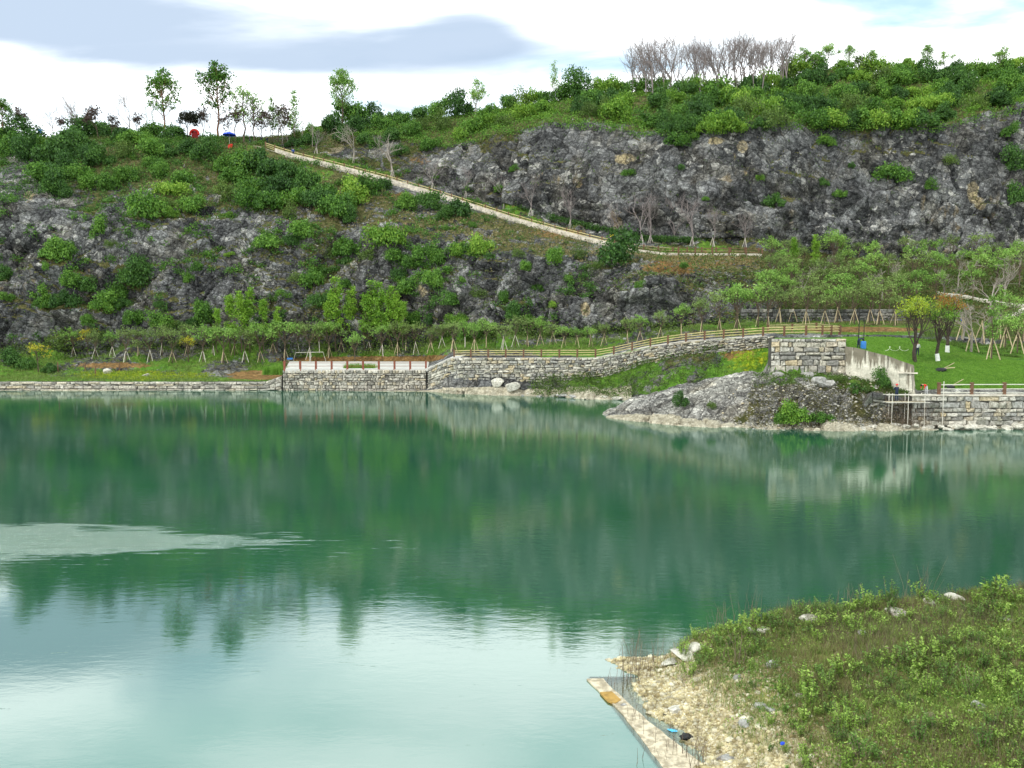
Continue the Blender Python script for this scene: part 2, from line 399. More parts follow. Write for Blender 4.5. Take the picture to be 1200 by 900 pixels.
R3b = ext([(0, 441, 138), (328, 441, 138), (334, 427.5, 146), (500, 426, 146), (527, 418, 129), (540, 416, 128.5), (600, 416, 127), (700, 416, 124.5), (760, 405, 122), (800, 399, 119), (850, 395.5, 115), (900, 393, 112), (960, 391, 112), (1000, 390, 118), (1100, 392, 120), (1200, 397, 118)])
R4 = ext([(0, 412, 155), (100, 412, 155), (330, 408, 154), (400, 407, 152), (530, 401, 146), (600, 396, 142), (700, 392, 139), (760, 385, 136), (830, 380, 134), (900, 378, 134), (1050, 377, 134), (1100, 377, 133), (1200, 385, 128)])
R5 = ext([(0, 345, 159), (200, 345, 159), (330, 345, 158), (450, 350, 154), (600, 345, 145.5), (700, 346, 141.5), (760, 344, 138.5), (830, 342, 138), (880, 345, 140), (940, 355, 145), (1000, 350, 148), (1100, 350, 146), (1200, 352, 142)])
R6 = ext([(0, 245, 167), (100, 250, 168), (200, 262, 168), (330, 268, 167), (450, 275, 162), (520, 285, 157), (600, 302, 150.5), (680, 312, 145.5), (760, 318, 142), (830, 316, 143), (880, 322, 147), (940, 330, 156), (1000, 326, 162), (1100, 325, 160), (1200, 328, 156)])
R7 = ext([(0, 187, 196), (80, 185, 196), (150, 180, 199), (270, 172, 203), (300, 171, 203), (340, 184, 199), (400, 199, 194), (450, 212, 190), (520, 233, 184), (600, 259, 177), (650, 273, 172), (700, 286, 166), (740, 294, 162), (780, 299, 160), (890, 300, 160), (950, 308, 167), (1000, 313, 170), (1200, 318, 168)])
R7b = ext([(0, 180, 200), (80, 178, 200), (150, 173, 203), (270, 167.5, 208), (300, 166.5, 208), (340, 180, 203), (400, 194.5, 198), (450, 207.5, 194), (520, 228.5, 188), (600, 254.5, 180.5), (650, 268, 175.5), (700, 281, 169.5), (740, 289, 165.5), (780, 294, 163.5), (890, 295, 163.5), (950, 305, 170), (1000, 308, 173), (1200, 313, 171)])
R8 = ext([(0, 172, 206), (150, 166, 210), (270, 165.5, 213), (300, 165, 213), (340, 174, 210), (400, 186, 205), (450, 199, 200), (520, 221, 192), (560, 232, 189), (620, 250, 183), (650, 259, 180), (700, 271, 175), (760, 283, 169), (830, 286, 168), (890, 288, 169), (1000, 300, 177), (1100, 307, 177), (1200, 306, 177)])
R8m = ext([(0, 166, 211), (150, 163, 215), (300, 164, 219), (340, 168, 214), (400, 172, 210), (450, 176, 207), (520, 196, 196), (560, 200, 192), (620, 200, 186), (650, 200, 183), (700, 210, 178), (760, 220, 172.5), (830, 222, 171.5), (890, 222, 172.5), (1000, 228, 180), (1100, 232, 180), (1200, 230, 180)])
R9 = ext([(0, 163, 218), (150, 161, 222), (300, 163, 226), (340, 161, 221), (400, 158, 217), (450, 158, 213), (520, 172, 201), (560, 162, 197), (600, 152, 193), (650, 143, 189), (700, 148, 184), (760, 156, 178), (830, 152, 177), (890, 142, 179), (950, 148, 184), (1000, 147, 186), (1060, 147, 186), (1110, 148, 186), (1140, 135, 187), (1200, 122, 189)])
R10 = ext([(0, 163, 236), (150, 160, 238), (300, 162, 240), (340, 158, 238), (380, 146, 232), (450, 145, 230), (520, 138, 228), (560, 130, 226), (640, 120, 222), (700, 109, 220), (800, 107, 220), (900, 106, 224), (950, 84, 232), (1000, 80, 234), (1040, 90, 234), (1090, 82, 234), (1140, 92, 234), (1200, 78, 236)])
keys = [R1, R2, R3, R3b, R4, R5, R6, R7, R7b, R8, R8m, R9, R10]
rows = [smooth_cols(rowpts(k, PX), PX, 6 if i != 2 else 2) for i, k in enumerate(keys)]
r0 = rows[0].copy(); r0[:, 1] -= 5; r0[:, 2] = -4
rows[0][:, 2] = 0.
rl = rows[-1].copy(); rl[:, 1] += 90; rl[:, 0] *= 1.35; rl[:, 2] -= 14
rows = [r0]+rows+[rl]
segs = [3, 8, 9, 8, 26, 46, 58, 52, 6, 14, 34, 42, 26, 10]
G, par = loft(rows, segs, PX)
nr, nc = G.shape[:2]
rockw_keys = [.3, .35, .15, .0, .12, .8, 1, .55, .0, .15, 1, .6, .25, .1, .1]
rw = np.interp(par, np.arange(len(rockw_keys)), rockw_keys)
P = G.reshape(-1, 3); N = grid_normals(G).reshape(-1, 3)
PARg = np.repeat(par, nc)
pxv, pyv = proj(P)
W = np.repeat(rw, nc)
# less rock relief on planted right slope
rightslope = smst(pxv, 880, 940)*(PARg > 4.3)*(PARg < 9.8)
W = W*(1-.85*rightslope)
leftflat = (pxv < 520)*(PARg > 8.0)
W = np.where(leftflat & (PARg > 8.8), W*.3, W)
W = np.where((PARg < 4.2) & (pxv < 520), W*.12, W)
D0 = rock_disp(P, 1., .85)
cl = smst(PARg, 5.0, 5.15)*(1-smst(PARg, 7.4, 7.9))+smst(PARg, 10.0, 10.2)*(1-smst(PARg, 11.9, 12.2))
vary = np.clip(.75+fbm(P*.035, 2, 44)*1.2, .15, 1.25)
P[:, 1] += (step_off(P, 8.5, 201, .12)*.3+step_off(P, 3.1, 202, .25)*.3)*cl*W*vary
P = P + N*(D0*W)[:, None]
# terrace roughness
P[:, 2] += (fbm(P*.25, 3, 77)*.25)*smst(PARg, 4.1, 4.4)*(1-smst(PARg, 4.9, 5.1))
G2 = P.reshape(nr, nc, 3); N2 = grid_normals(G2).reshape(-1, 3)
slope = np.clip(N2[:, 2], 0, 1)
pxv, pyv = proj(P)
q = fbm(P*.05, 4, 91); q2 = fbm(P*.16, 4, 95)
cliff = smst(PARg, 4.95, 5.1)
brown = (smst(slope, .5, .85)*.85 + q*.85 + q2*.75 - .06)*cliff
for (cx, cy, rx, ry, a) in [(585, 275, 45, 30, .35), (640, 285, 60, 18, .25), (500, 265, 50, 22, .15), (350, 320, 40, 25, .15), (580, 330, 30, 35, .2), (240, 205, 50, 25, .15),
                            (40, 355, 60, 16, .45), (140, 320, 50, 25, .2), (880, 185, 50, 30, -.3), (700, 240, 150, 35, -.45), (720, 340, 60, 30, -.55), (25, 240, 35, 60, -.6), (120, 250, 50, 20, -.25), (280, 330, 40, 30, -.4), (530, 170, 60, 25, .4),
                            (1000, 240, 160, 60, -.35), (640, 190, 50, 25, -.3), (90, 390, 100, 14, .15), (30, 215, 45, 40, -.5), (215, 215, 60, 18, -.45), (150, 235, 40, 18, -.4), (130, 165, 30, 14, -.3), (330, 255, 50, 16, -.3), (270, 260, 40, 25, -.1), (830, 345, 40, 22, -.35)]:
    brown += a*blob(pxv, pyv, cx, cy, rx, ry)
brown += (PARg > 12)*.8*smst(PARg, 12, 12.4)
brown += rightslope*.8
green = np.zeros(len(P)); soil = green.copy(); yel = green.copy(); pale = green.copy(); tan = green.copy()
terr = smst(PARg, 3.9, 4.05)*(1-smst(PARg, 4.8, 5.0))
green += terr*(.5+q2*.8)
brown += terr*.45
green += (PARg < 4)*(PARg > 1.02)*(pxv > 600)*(.3+q2)
terr = np.maximum(terr, smst(PARg, 3.02, 3.1)*(1-smst(PARg, 3.95, 4.))*((pxv < 331)*1.))
green = np.maximum(green, terr*(PARg < 4)*(.75+q2*.5))
soil += terr*(blob(pxv, pyv, 430, 421, 150, 4)*.9 + blob(pxv, pyv, 300, 440, 45, 6)*1.1 + blob(pxv, pyv, 130, 428, 60, 5)*.8 + blob(pxv, pyv, 560, 418, 70, 4)*.6 + q2*.25)
soil += terr*blob(pxv, pyv, 1010, 386, 70, 3.2)*1.3
yel += terr*(blob(pxv, pyv, 150, 440, 65, 6)*1.0 + blob(pxv, pyv, 250, 440, 40, 4)*.5)*(1.0+q2*.6)
yel += (PARg > 1)*(PARg < 2.3)*blob(pxv, pyv, 880, 422, 60, 22)*np.clip(.25+q2*1.8, 0, .6)
green += (PARg > 1)*(PARg < 2.3)*blob(pxv, pyv, 840, 430, 90, 25)*(.25+q2*.8)
brown += (PARg > 1)*(PARg < 2.3)*(pxv > 640)*(.4-q2*.8)
soil += (PARg > 1)*(PARg < 2.3)*blob(pxv, pyv, 868, 416, 26, 8)*1.1
soil += (PARg > 4)*(blob(pxv, pyv, 790, 313, 45, 10)*.95 + blob(pxv, pyv, 850, 306, 45, 6)*.8 + blob(pxv, pyv, 660, 275, 60, 8)*.4 + blob(pxv, pyv, 490, 188, 30, 10)*.5+blob(pxv, pyv, 470, 230, 60, 8)*.35)
bench = smst(PARg, 7.5, 7.9)*(1-smst(PARg, 9.9, 10.2))*(pxv > 290)*(pxv < 910)
green += bench*(.28+q2*.9)
soil += bench*(.2+q2*.5)
tan += (blob(pxv, pyv, 732, 186, 16, 8)+blob(pxv, pyv, 1140, 225, 8, 16)+blob(pxv, pyv, 1150, 240, 6, 8)+blob(pxv, pyv, 686, 362, 7, 10)+.9*blob(pxv, pyv, 840, 165, 12, 6)+.9*blob(pxv, pyv, 870, 172, 8, 10)+1.3*blob(pxv, pyv, 392, 166, 12, 15)+.6*blob(pxv, pyv, 35, 230, 14, 14)+.7*blob(pxv, pyv, 495, 340, 10, 14))
pale += smst(PARg, .9, 1.0)*(1-smst(PARg, 1.25, 1.6))*(pxv < 740)*(.9)
green += (PARg > 10)*smst(pxv, 880, 960)*smst(PARg, 12.0, 12.3)*(q2*.8+.1)
green += rightslope*(q2*1.2+.15)
def terrain_object(name, P, nr, nc, mat, cov, cov2):
    me = mesh_np(name, P, grid_faces(nr, nc), mat)
    for nm, c in (('cover', cov), ('cover2', cov2)):
        a = me.attributes.new(nm, 'FLOAT_COLOR', 'POINT')
        arr = np.ones((len(P), 4), np.float32); arr[:, :3] = np.clip(np.stack(c, 1), 0, 1.2); a.data.foreach_set('color', arr.ravel())
    o = ob(name, me); o['kind'] = 'structure'; return o
hill = terrain_object('hill', P, nr, nc, M['terrain'], (brown, green, soil), (yel, tan, pale))
HILLP = P

# peninsula and lawn
PXP = np.concatenate([np.arange(700, 1271, 1.3), np.arange(1272, 2200, 12.)])
def extr(k): return [(690, k[0][1], k[0][2])]+list(k)+[(2200, k[-1][1], k[-1][2])]
Q1 = extr([(704, 489, 92), (712, 491, 90.5), (740, 495, 87.5), (800, 501, 83), (850, 504, 81), (900, 506, 79.5), (1000, 506, 79.5), (1200, 505, 80)])
Q2 = extr([(704, 487, 92.5), (712, 487, 91.5), (740, 489, 88.5), (800, 494, 84), (850, 498, 82), (900, 500, 80.6), (1000, 499, 80.6), (1040, 499, 80.8), (1200, 497, 81.2)])
Q3 = extr([(704, 487, 93), (712, 482, 93), (740, 474, 93), (800, 469, 88.5), (850, 462, 86.5), (885, 454, 85.5), (903, 453, 84.5), (1000, 454, 84), (1030, 458, 83.5), (1045, 466, 82.6), (1066, 468, 82.2), (1072, 464, 82), (1200, 464, 82)])
Q4 = extr([(704, 487, 94), (712, 481, 95), (740, 469, 97), (800, 452, 98), (850, 442, 96), (885, 440, 93), (903, 441, 88.4), (960, 440, 88.3), (990, 441, 88), (1040, 452, 84.6), (1066, 461.5, 82.7), (1073, 463, 82.6), (1100, 462, 83), (1200, 462, 83)])
Q5 = extr([(704, 487, 95), (712, 482, 97), (740, 469, 100), (800, 455, 103), (850, 446, 103), (885, 441, 101), (897, 436, 95), (905, 399, 89.8), (960, 398.5, 89.8), (990, 399, 89.8), (994, 408, 89.6), (1040, 419, 86.2), (1066, 428, 84), (1073, 457, 84), (1100, 455, 85), (1200, 455, 85)])
Q6 = extr([(704, 487, 96), (712, 484, 99), (740, 471, 103), (800, 460, 106), (850, 452, 106), (885, 447, 106), (900, 425, 104), (906, 396.5, 96), (990, 397, 97), (1040, 408, 97), (1075, 434, 93), (1100, 437, 92), (1200, 441, 91)])
Q7 = extr([(704, 487, 97), (712, 488, 101), (740, 478, 105), (800, 465, 108), (850, 457, 108), (885, 452, 108), (900, 440, 108), (906, 396, 106), (960, 395, 112), (1040, 395.5, 112), (1100, 402, 109), (1150, 418, 104), (1200, 424, 101)])
Q8 = extr([(704, 492, 98), (740, 485, 107), (800, 470, 110), (850, 462, 110), (900, 450, 112), (908, 393, 113), (960, 391, 120), (1040, 388, 124), (1100, 385, 127), (1150, 380, 130), (1200, 372, 134)])
Q9 = extr([(704, 500, 100), (900, 470, 118), (920, 400, 132), (1000, 384, 137), (1200, 374, 140)])
prow = [smooth_cols(rowpts(k, PXP), PXP, 2) for k in (Q1, Q2, Q3, Q4, Q5, Q6, Q7, Q8, Q9)]
prow[0][:, 2] = 0; q0 = prow[0].copy(); q0[:, 1] -= 4; q0[:, 2] = -3
# tip side goes under the water
prow = [q0]+prow
G, par = loft(prow, [3, 8, 44, 20, 22, 18, 30, 14, 6], PXP)
nr, nc = G.shape[:2]; Pp = G.reshape(-1, 3); N = grid_normals(G).reshape(-1, 3); PR = np.repeat(par, nc)
px_, py_ = proj(Pp)
west = 1-smst(px_, 880, 905)
Wp = np.interp(PR, range(10), [.3, .35, .6, .45, .25, .0, .0, .0, .0, 0])
Wp = np.maximum(Wp, west*.45*(PR > 1))*np.where((px_ > 1070) & (PR > 2.9), 0, 1)
Pp = Pp + N*(rock_disp(Pp*1.9, .45, .42, -.3)*Wp)[:, None]
Pp[:, 2] += fbm(Pp*.3, 3, 5)*.12*(PR > 5.5)
N2 = grid_normals(Pp.reshape(nr, nc, 3)).reshape(-1, 3); sl = np.clip(N2[:, 2], 0, 1)
qq = fbm(Pp*.25, 4, 33)
z0 = np.zeros(len(Pp))
lawn = smst(PR, 4.8, 5.1)*smst(px_, 985, 1000)
track = smst(PR, 6.8, 7.6)*smst(px_, 1040, 1090)
g = lawn*(1.3-track*1.1) + smst(px_, 890, 905)*(PR > 2.9)*(PR < 5)*(.5+qq*.6)*(px_ < 1070) + (PR > 4.9)*(px_ > 900)*.7*(1-lawn)
b = (qq*.6+.12+smst(sl, .6, .9)*.1)*(PR > 1.5)*(PR < 5)*smst(px_+qq*50, 800, 900) + track*.9+(PR > 1.6)*(PR < 3.2)*(qq*.8+.1)*smst(px_+qq*50, 830, 920)
s = (PR > 5)*blob(px_, py_, 1010, 388, 70, 3)*1.3
pl = (1-smst(PR, 1.9, 2.3+0*PR))*(PR > .9)*.95+(PR > 1.9)*(PR < 3)*blob(px_, py_, 905, 457, 70, 4)*.0
dirt = (PR > 2.8)*(PR < 3.6)*(px_ > 880)*(px_ < 1045)*.35
lawn_obj = terrain_object('shore_ground', Pp, nr, nc, M['terrain_pen'], (b, g, s), (z0, z0, pl+dirt))

# near bank height field
def near_h(X, Y):
    Xs = 3.35+(23.5-Y)*.235+.25*np.sin(Y*1.7)+.12*np.sin(Y*4.1+1)
    u = X-Xs
    z = np.where(u > 0, 2.65*(1-np.exp(-u/8.)), u*.45)
    Yc = 24.0+.035*X+.3*np.sin(X*.9)+.15*np.sin(X*2.3)
    z = np.where(Y > Yc, z-(Y-Yc)*1.0, z)
    z = np.where((Y < 12), z+(12-np.maximum(Y, -14))*.22*smst(u, 0, 6), z)
    return np.maximum(z, -2.5)
xs = np.concatenate([np.arange(.5, 22, .07), np.arange(22, 60, 1.2)]); ys = np.concatenate([np.arange(-14, 11, 1.), np.arange(11, 28.5, .07)])
XX, YY = np.meshgrid(xs, ys)
ZZ = near_h(XX, YY)
Pn = np.stack([XX.ravel(), YY.ravel(), ZZ.ravel()], 1)
amp = smst(Pn[:, 2], -.3, .3)
Pn[:, 2] += fbm(Pn*np.array([.5, .5, 0]), 4, 61)*.3*smst(Pn[:, 2], -.2, .8) + fbm(Pn*np.array([3, 3, 0]), 4, 62)*.07
def near_mat():
    m, nt = newmat('bank_gravel_soil'); t = NT(nt); p = t.pos()
    n1 = t.noise(p, .5, 4); n2 = t.noise(p, 3., 6, .7); n3 = t.noise(p, 14, 5, .7)
    v = t.n('ShaderNodeTexVoronoi', ins={'Vector': p, 'Scale': 11.})
    cv = t.n('ShaderNodeSeparateColor', ins={0: v.outputs['Color']}).outputs[0]
    grav = t.mix(.6, t.ramp(n3, [(.3, (.24, .18, .08)), (.5, (.5, .42, .23)), (.7, (.7, .62, .4))]), t.ramp(cv, [(0, (.26, .2, .11)), (1, (.66, .58, .42))]))
    soil = t.ramp(n2, [(.3, (.09, .08, .03)), (.5, (.2, .18, .07)), (.65, (.27, .27, .09)), (.8, (.4, .34, .18))])
    x = t.n('ShaderNodeSeparateXYZ', ins={0: p})
    # distance from the gravel shore
    u = t.math('SUBTRACT', x.outputs[0], t.math('MULTIPLY_ADD', t.math('SUBTRACT', 23.5, x.outputs[1]), .235, 3.35))
    f = t.maprange(t.math('ADD', u, t.math('MULTIPLY', t.math('SUBTRACT', n1, .5), 4.)), 1.1, 2.9)
    c = t.mix(f, grav, soil)
    wet = t.maprange(x.outputs[2], -.02, .1)
    c = t.mix(wet, t.mix(1., c, (.55, .5, .45), 'MULTIPLY'), c)
    t.out(t.bsdf(c, .95, .15, t.math('ADD', n3, t.math('MULTIPLY', v.outputs['Distance'], 1.5)), .8, .04)); return m
me = mesh_np('near_bank', Pn, grid_faces(len(ys), len(xs)), near_mat()); ob('near_bank', me)['kind'] = 'structure'

# ------------------------------------------------------------------ ray casting
def bvh(P, nr, nc):
    return BVHTree.FromPolygons([Vector(v) for v in P], [tuple(int(i) for i in f) for f in grid_faces(nr, nc)], all_triangles=False)
hill_me = hill.data; BH = BVHTree.FromPolygons([v.co.copy() for v in hill_me.vertices], [tuple(p.vertices) for p in hill_me.polygons])
lm = lawn_obj.data; BL = BVHTree.FromPolygons([v.co.copy() for v in lm.vertices], [tuple(p.vertices) for p in lm.polygons])
BN = BVHTree.FromPolygons([v.co.copy() for v in me.vertices], [tuple(p.vertices) for p in me.polygons])
def hit(px, py, which=(0, 1)):
    d = Vector(ray(px, py)).normalized(); o = Vector((0, 0, CAMZ)); best = None
    for i, b in enumerate((BH, BL, BN)):
        if i in which:
            r = b.ray_cast(o, d)
            if r[0] is not None and (best is None or r[3] < best[3]): best = r
    return (np.array(best[0]), np.array(best[1])) if best else None
def gz(x, y, which=(0, 1)):
    best = None
    for i, b in enumerate((BH, BL, BN)):
        if i in which:
            r = b.ray_cast(Vector((x, y, 400)), Vector((0, 0, -1)))
            if r[0] is not None and (best is None or r[0][2] > best): best = r[0][2]
    return best if best is not None else 0.
def ground(px, py, Dfall=228, which=(0, 1)):
    h = hit(px, py, which)
    if h is not None and h[0][1] < 250 and h[0][2] > -.05: return h[0]
    for k in range(14):
        h = hit(px, py+2*(k+1), which)
        if h is not None and h[0][1] < 250: break
    D = h[0][1] if h is not None else Dfall
    p = at(px, py, max(D, 212 if py < 170 else D)); p[2] = gz(p[0], p[1], which); return p

# ------------------------------------------------------------------ world / light
w = bpy.data.worlds.new('World'); scene.world = w; w.use_nodes = True
nt = w.node_tree; nt.nodes.clear(); t = NT(nt)
SUN_EL, SUN_AZ = R(48), R(238)      # azimuth measured like the sky texture
sky = t.n('ShaderNodeTexSky', sky_type='NISHITA', sun_disc=False, sun_elevation=SUN_EL, sun_rotation=SUN_AZ)
tc = t.n('ShaderNodeTexCoord').outputs['Generated']
sx = t.n('ShaderNodeSeparateXYZ', ins={0: tc})
zc = t.math('MAXIMUM', sx.outputs[2], .03)
# planar cloud layer projection
den = t.math('ADD', zc, .12)
cu = t.n('ShaderNodeCombineXYZ', ins={0: t.math('DIVIDE', sx.outputs[0], den), 1: t.math('DIVIDE', sx.outputs[1], den), 2: 0.}).outputs[0]
n1 = t.noise(t.mapping(cu, (.6, 1.1, 1), (0, 0, R(8)), (3.2, .4, 0)), 1.6, 7, .52, .4)
n2 = t.noise(t.mapping(cu, (.5, 1.4, 1), (0, 0, R(-6)), (7.7, 2.4, 0)), 1.1, 6, .5, .3)
skyc = t.mix(1., sky.outputs[0], (.17, .17, .17), 'MULTIPLY')
skyc = t.mix(.55, skyc, (.66, .93, 1.05))
white = (1.75, 1.78, 1.8); 
f = t.maprange(n1, .31, .51)
c = t.mix(f, skyc, white)
# blue-grey cloud bases, mainly the long bank towards the upper left
az = t.math('ARCTAN2', sx.outputs[0], sx.outputs[1]); el = t.math('ARCSINE', sx.outputs[2])
def gauss(cx, cy, rx, ry, wob=.25):
    a = t.math('DIVIDE', t.math('SUBTRACT', az, R(cx)), R(rx)); 
    e2 = t.math('ADD', el, t.math('MULTIPLY', t.math('SUBTRACT', n1, .5), wob*.3))
    b = t.math('DIVIDE', t.math('SUBTRACT', e2, R(cy)), R(ry))
    return t.math('EXPONENT', t.math('MULTIPLY', t.math('ADD', t.math('MULTIPLY', a, a), t.math('MULTIPLY', b, b)), -1.))
gm = t.math('ADD', gauss(-32, 19.2, 11, 2.1), t.math('ADD', gauss(-13, 18.2, 18, 2.), t.math('MULTIPLY', gauss(-22, 16.8, 12, 1.3), .55)))
gm = t.math('ADD', gm, t.math('MULTIPLY', gauss(-3, 19, 4, 2.5), .6))
gm = t.math('MULTIPLY', gm, t.maprange(n2, .32, .62, .75, 1.45))
c = t.mix(t.maprange(gm, .0, 1.1, 0., .95), c, (.42, .53, .68))
c = t.mix(t.math('MULTIPLY', t.maprange(t.math('ADD', gauss(-25, 13.0, 14, 2.2), gauss(-6, 14.5, 7, 1.5)), .2, 1.), .55), c, (.62, .82, .95))
# high overhead sheet: thinner, blue-white
hi = t.maprange(el, R(20.5), R(27))
c = t.mix(t.math('MULTIPLY', hi, .93), c, t.mix(t.maprange(n1, .4, .62), (.8, 1.06, 1.1), (1.45, 1.52, 1.55)))
bg = t.n('ShaderNodeBackground', ins={'Color': c, 'Strength': 1.})
t.link(bg.outputs[0], t.n('ShaderNodeOutputWorld').inputs[0])
sd = bpy.data.lights.new('sun', 'SUN'); sd.energy = 1.5; sd.angle = R(10); sd.color = (1, .96, .88)
so = bpy.data.objects.new('sun', sd); COL.objects.link(so)
sdir = Vector((math.sin(SUN_AZ)*math.cos(SUN_EL), math.cos(SUN_AZ)*math.cos(SUN_EL), math.sin(SUN_EL)))
so.rotation_euler = sdir.to_track_quat('Z', 'Y').to_euler()
so.location = (0, -50, 100)

# ------------------------------------------------------------------ water
m, nt = newmat('lake_water'); t = NT(nt); p = t.pos()
x = t.n('ShaderNodeSeparateXYZ', ins={0: p}); X, Y = x.outputs[0], x.outputs[1]
rip = t.noise(t.mapping(p, (1.1, 2.6, 1)), 1.0, 5, .6, .3)
rip2 = t.noise(t.mapping(p, (3.2, 7.5, 1)), 1.0, 4, .6, .2)
swell = t.noise(t.mapping(p, (.12, .3, 1)), 1., 3, .5)
# wind-ruffled streak
wx = t.math('DIVIDE', t.math('SUBTRACT', X, -25.), 12.5); wy = t.math('DIVIDE', t.math('ADD', t.math('SUBTRACT', Y, 38.), t.math('MULTIPLY', t.math('SUBTRACT', t.noise(t.mapping(p, (.1, .2, 1)), 1., 3), .5), 6.)), 2.5)
wind = t.math('EXPONENT', t.math('MULTIPLY', t.math('ADD', t.math('MULTIPLY', wx, wx), t.math('MULTIPLY', wy, wy)), -1.))
wrag = t.noise(t.mapping(p, (.3, 2.2, 1)), 1., 7, .78)
wind = t.maprange(t.math('ADD', wrag, t.math('MULTIPLY', wind, .5)), .66, 1.12)
gust = t.maprange(t.noise(t.mapping(p, (.03, .07, 1)), 1., 3), .4, .65, .6, 1.25)
calm = t.maprange(Y, 18, 40, .35, 1.)
hgt = t.math('ADD', t.math('MULTIPLY', rip, .055), t.math('MULTIPLY', rip2, .012))
amp = t.math('ADD', t.math('MULTIPLY', t.math('MULTIPLY', gust, calm), .12), t.math('MULTIPLY', wind, .5))
rip3 = t.noise(t.mapping(p, (1.5, 2.2, 1)), 1.0, 4, .7, .2)
hgt = t.math('ADD', t.math('MULTIPLY', hgt, amp), t.math('MULTIPLY', t.math('MULTIPLY', rip3, wind), .34))
bump = t.n('ShaderNodeBump', ins={'Height': hgt, 'Strength': 1., 'Distance': 1.})
body = t.mix(t.maprange(t.noise(t.mapping(p, (.02, .05, 1)), 1., 3), .35, .65), (.015, .082, .044), (.022, .102, .056))
dif = t.n('ShaderNodeBsdfDiffuse', ins={'Color': body})
trn = t.n('ShaderNodeBsdfTransparent', ins={'Color': (.93, .98, .95, 1)})
u = t.math('SUBTRACT', X, t.math('MULTIPLY_ADD', t.math('SUBTRACT', 23.5, Y), .235, 3.35))
shal = t.math('MULTIPLY', t.maprange(u, -1.2, -1.1), t.maprange(Y, 23.22, 23.1))
under = t.n('ShaderNodeMixShader', ins={0: t.math('MULTIPLY', shal, .85), 1: dif.outputs[0], 2: trn.outputs[0]})
gl = t.n('ShaderNodeBsdfGlossy', ins={'Color': (.86, .95, .93, 1), 'Roughness': .035, 'Normal': bump.outputs[0]})
lw = t.n('ShaderNodeFresnel', ins={'IOR': 1.75, 'Normal': bump.outputs[0]})
fr = t.maprange(lw.outputs[0], .07, .65, .32, .66, False)
mx = t.n('ShaderNodeMixShader', ins={0: t.math('MULTIPLY', fr, t.math('SUBTRACT', 1., t.math('MULTIPLY', shal, .5))), 1: under.outputs[0], 2: gl.outputs[0]})
t.out(mx.outputs[0])
wm = mesh_np('water', [(-600, -120, 0), (600, -120, 0), (600, 300, 0), (-600, 300, 0)], [(0, 1, 2, 3)], m)
ob('water', wm)['kind'] = 'structure'
# wide land sheet under and behind everything, reaching the horizon
gm_ = mesh_np('ground', [(-2500, -600, -5), (2500, -600, -5), (2500, 2500, -5), (-2500, 2500, -5)], [(0, 1, 2, 3)], plain('far_ground', (.08, .11, .04), .95, .3, .02))
ob('ground', gm_)['kind'] = 'structure'

# ------------------------------------------------------------------ foliage generators
def leaf_quads(C, Nn, size, asp=1.5):
    n = len(C); r = rng.normal(size=(n, 3)); a = np.cross(Nn, r); a /= (np.linalg.norm(a, axis=1, keepdims=True)+1e-9)
    b = np.cross(Nn, a); s = (size if hasattr(size, '__len__') else np.full(n, size))[:, None]
    a = a*s*.5*asp; b = b*s*.5
    V = np.stack([C-a, C+b*.9, C+a, C-b*.9], 1).reshape(-1, 3)
    return V, np.arange(n*4).reshape(-1, 4)
def unit(v): return v/(np.linalg.norm(v, axis=-1, keepdims=True)+1e-9)
def bush_mesh(name, mat, lobes=14, leaves=2600, leaf=.1, flat=.8, seed=0):
    r = np.random.default_rng(seed)
    d = unit(r.normal(size=(lobes, 3))); d[:, 2] = np.abs(d[:, 2])
    c = d*r.uniform(.3, .88, (lobes, 1)); c[:, 2] = c[:, 2]*flat+.15; rad = r.uniform(.16, .42, lobes)
    k = r.integers(0, lobes, leaves); dd = unit(r.normal(size=(leaves, 3))); dd[:, 2] = np.where(dd[:, 2] < -.35, -dd[:, 2], dd[:, 2])
    p = c[k]+dd*rad[k][:, None]*r.choice([.55, .8, .95, 1.05, 1.2, 1.45], (leaves, 1))*r.uniform(.9, 1.1, (leaves, 1))
    inside = np.zeros(leaves, bool)
    for i in range(lobes):
        inside |= (np.linalg.norm(p-c[i], axis=1) < rad[i]*.72)
    inside &= r.random(leaves) > .3
    p, dd = p[~inside], dd[~inside]
    nn = unit(dd+r.normal(size=dd.shape)*.75)
    V, Fc = leaf_quads(p, nn, r.uniform(.6, 1.3, len(p))*leaf)
    return mesh_np(name, V, Fc, mat)
BUSH = {}
for tone, mats, n in (('d', 'leaf_dark', 5), ('m', 'leaf_mid', 6), ('y', 'leaf_yel', 4), ('o', 'dry_green', 4), ('b', 'dry', 3)):
    BUSH[tone] = [bush_mesh('bush_foliage', M[mats], random.choice((9, 12, 16, 20)), 4200 if tone in 'dmy' else 2200, .072 if tone in 'dmy' else .065, random.uniform(.65, .95), 100*ord(tone)+i) for i in range(n)]
TONEW = {'d': 'dark green', 'm': 'green', 'y': 'bright yellow-green', 'o': 'olive', 'b': 'brown dry'}
def sizew(wm): return 'large' if wm > 6 else ('small' if wm < 3.4 else 'medium')
def put_bush(px, py, wpx, tone, which=(0, 1), flat=1.):
    p = ground(px, py+wpx*.22, which=which); D = p[1]; wm = wpx*D/F
    me_ = random.choice(BUSH[tone]); s = wm*.64
    o = ob('bush', me_, cat='bush', loc=(p[0], p[1], p[2]-s*.2), rz=random.uniform(0, 6.28), sc=(s*random.uniform(.9, 1.15), s*random.uniform(.85, 1.05), s*random.uniform(1.15, 1.55)*flat))
    return (px, o, f'{sizew(wm)} {TONEW[tone]}')
def bushes(lst, where, group, **kw):
    label_row([put_bush(*b, **kw) for b in lst], 'bush', where, group)

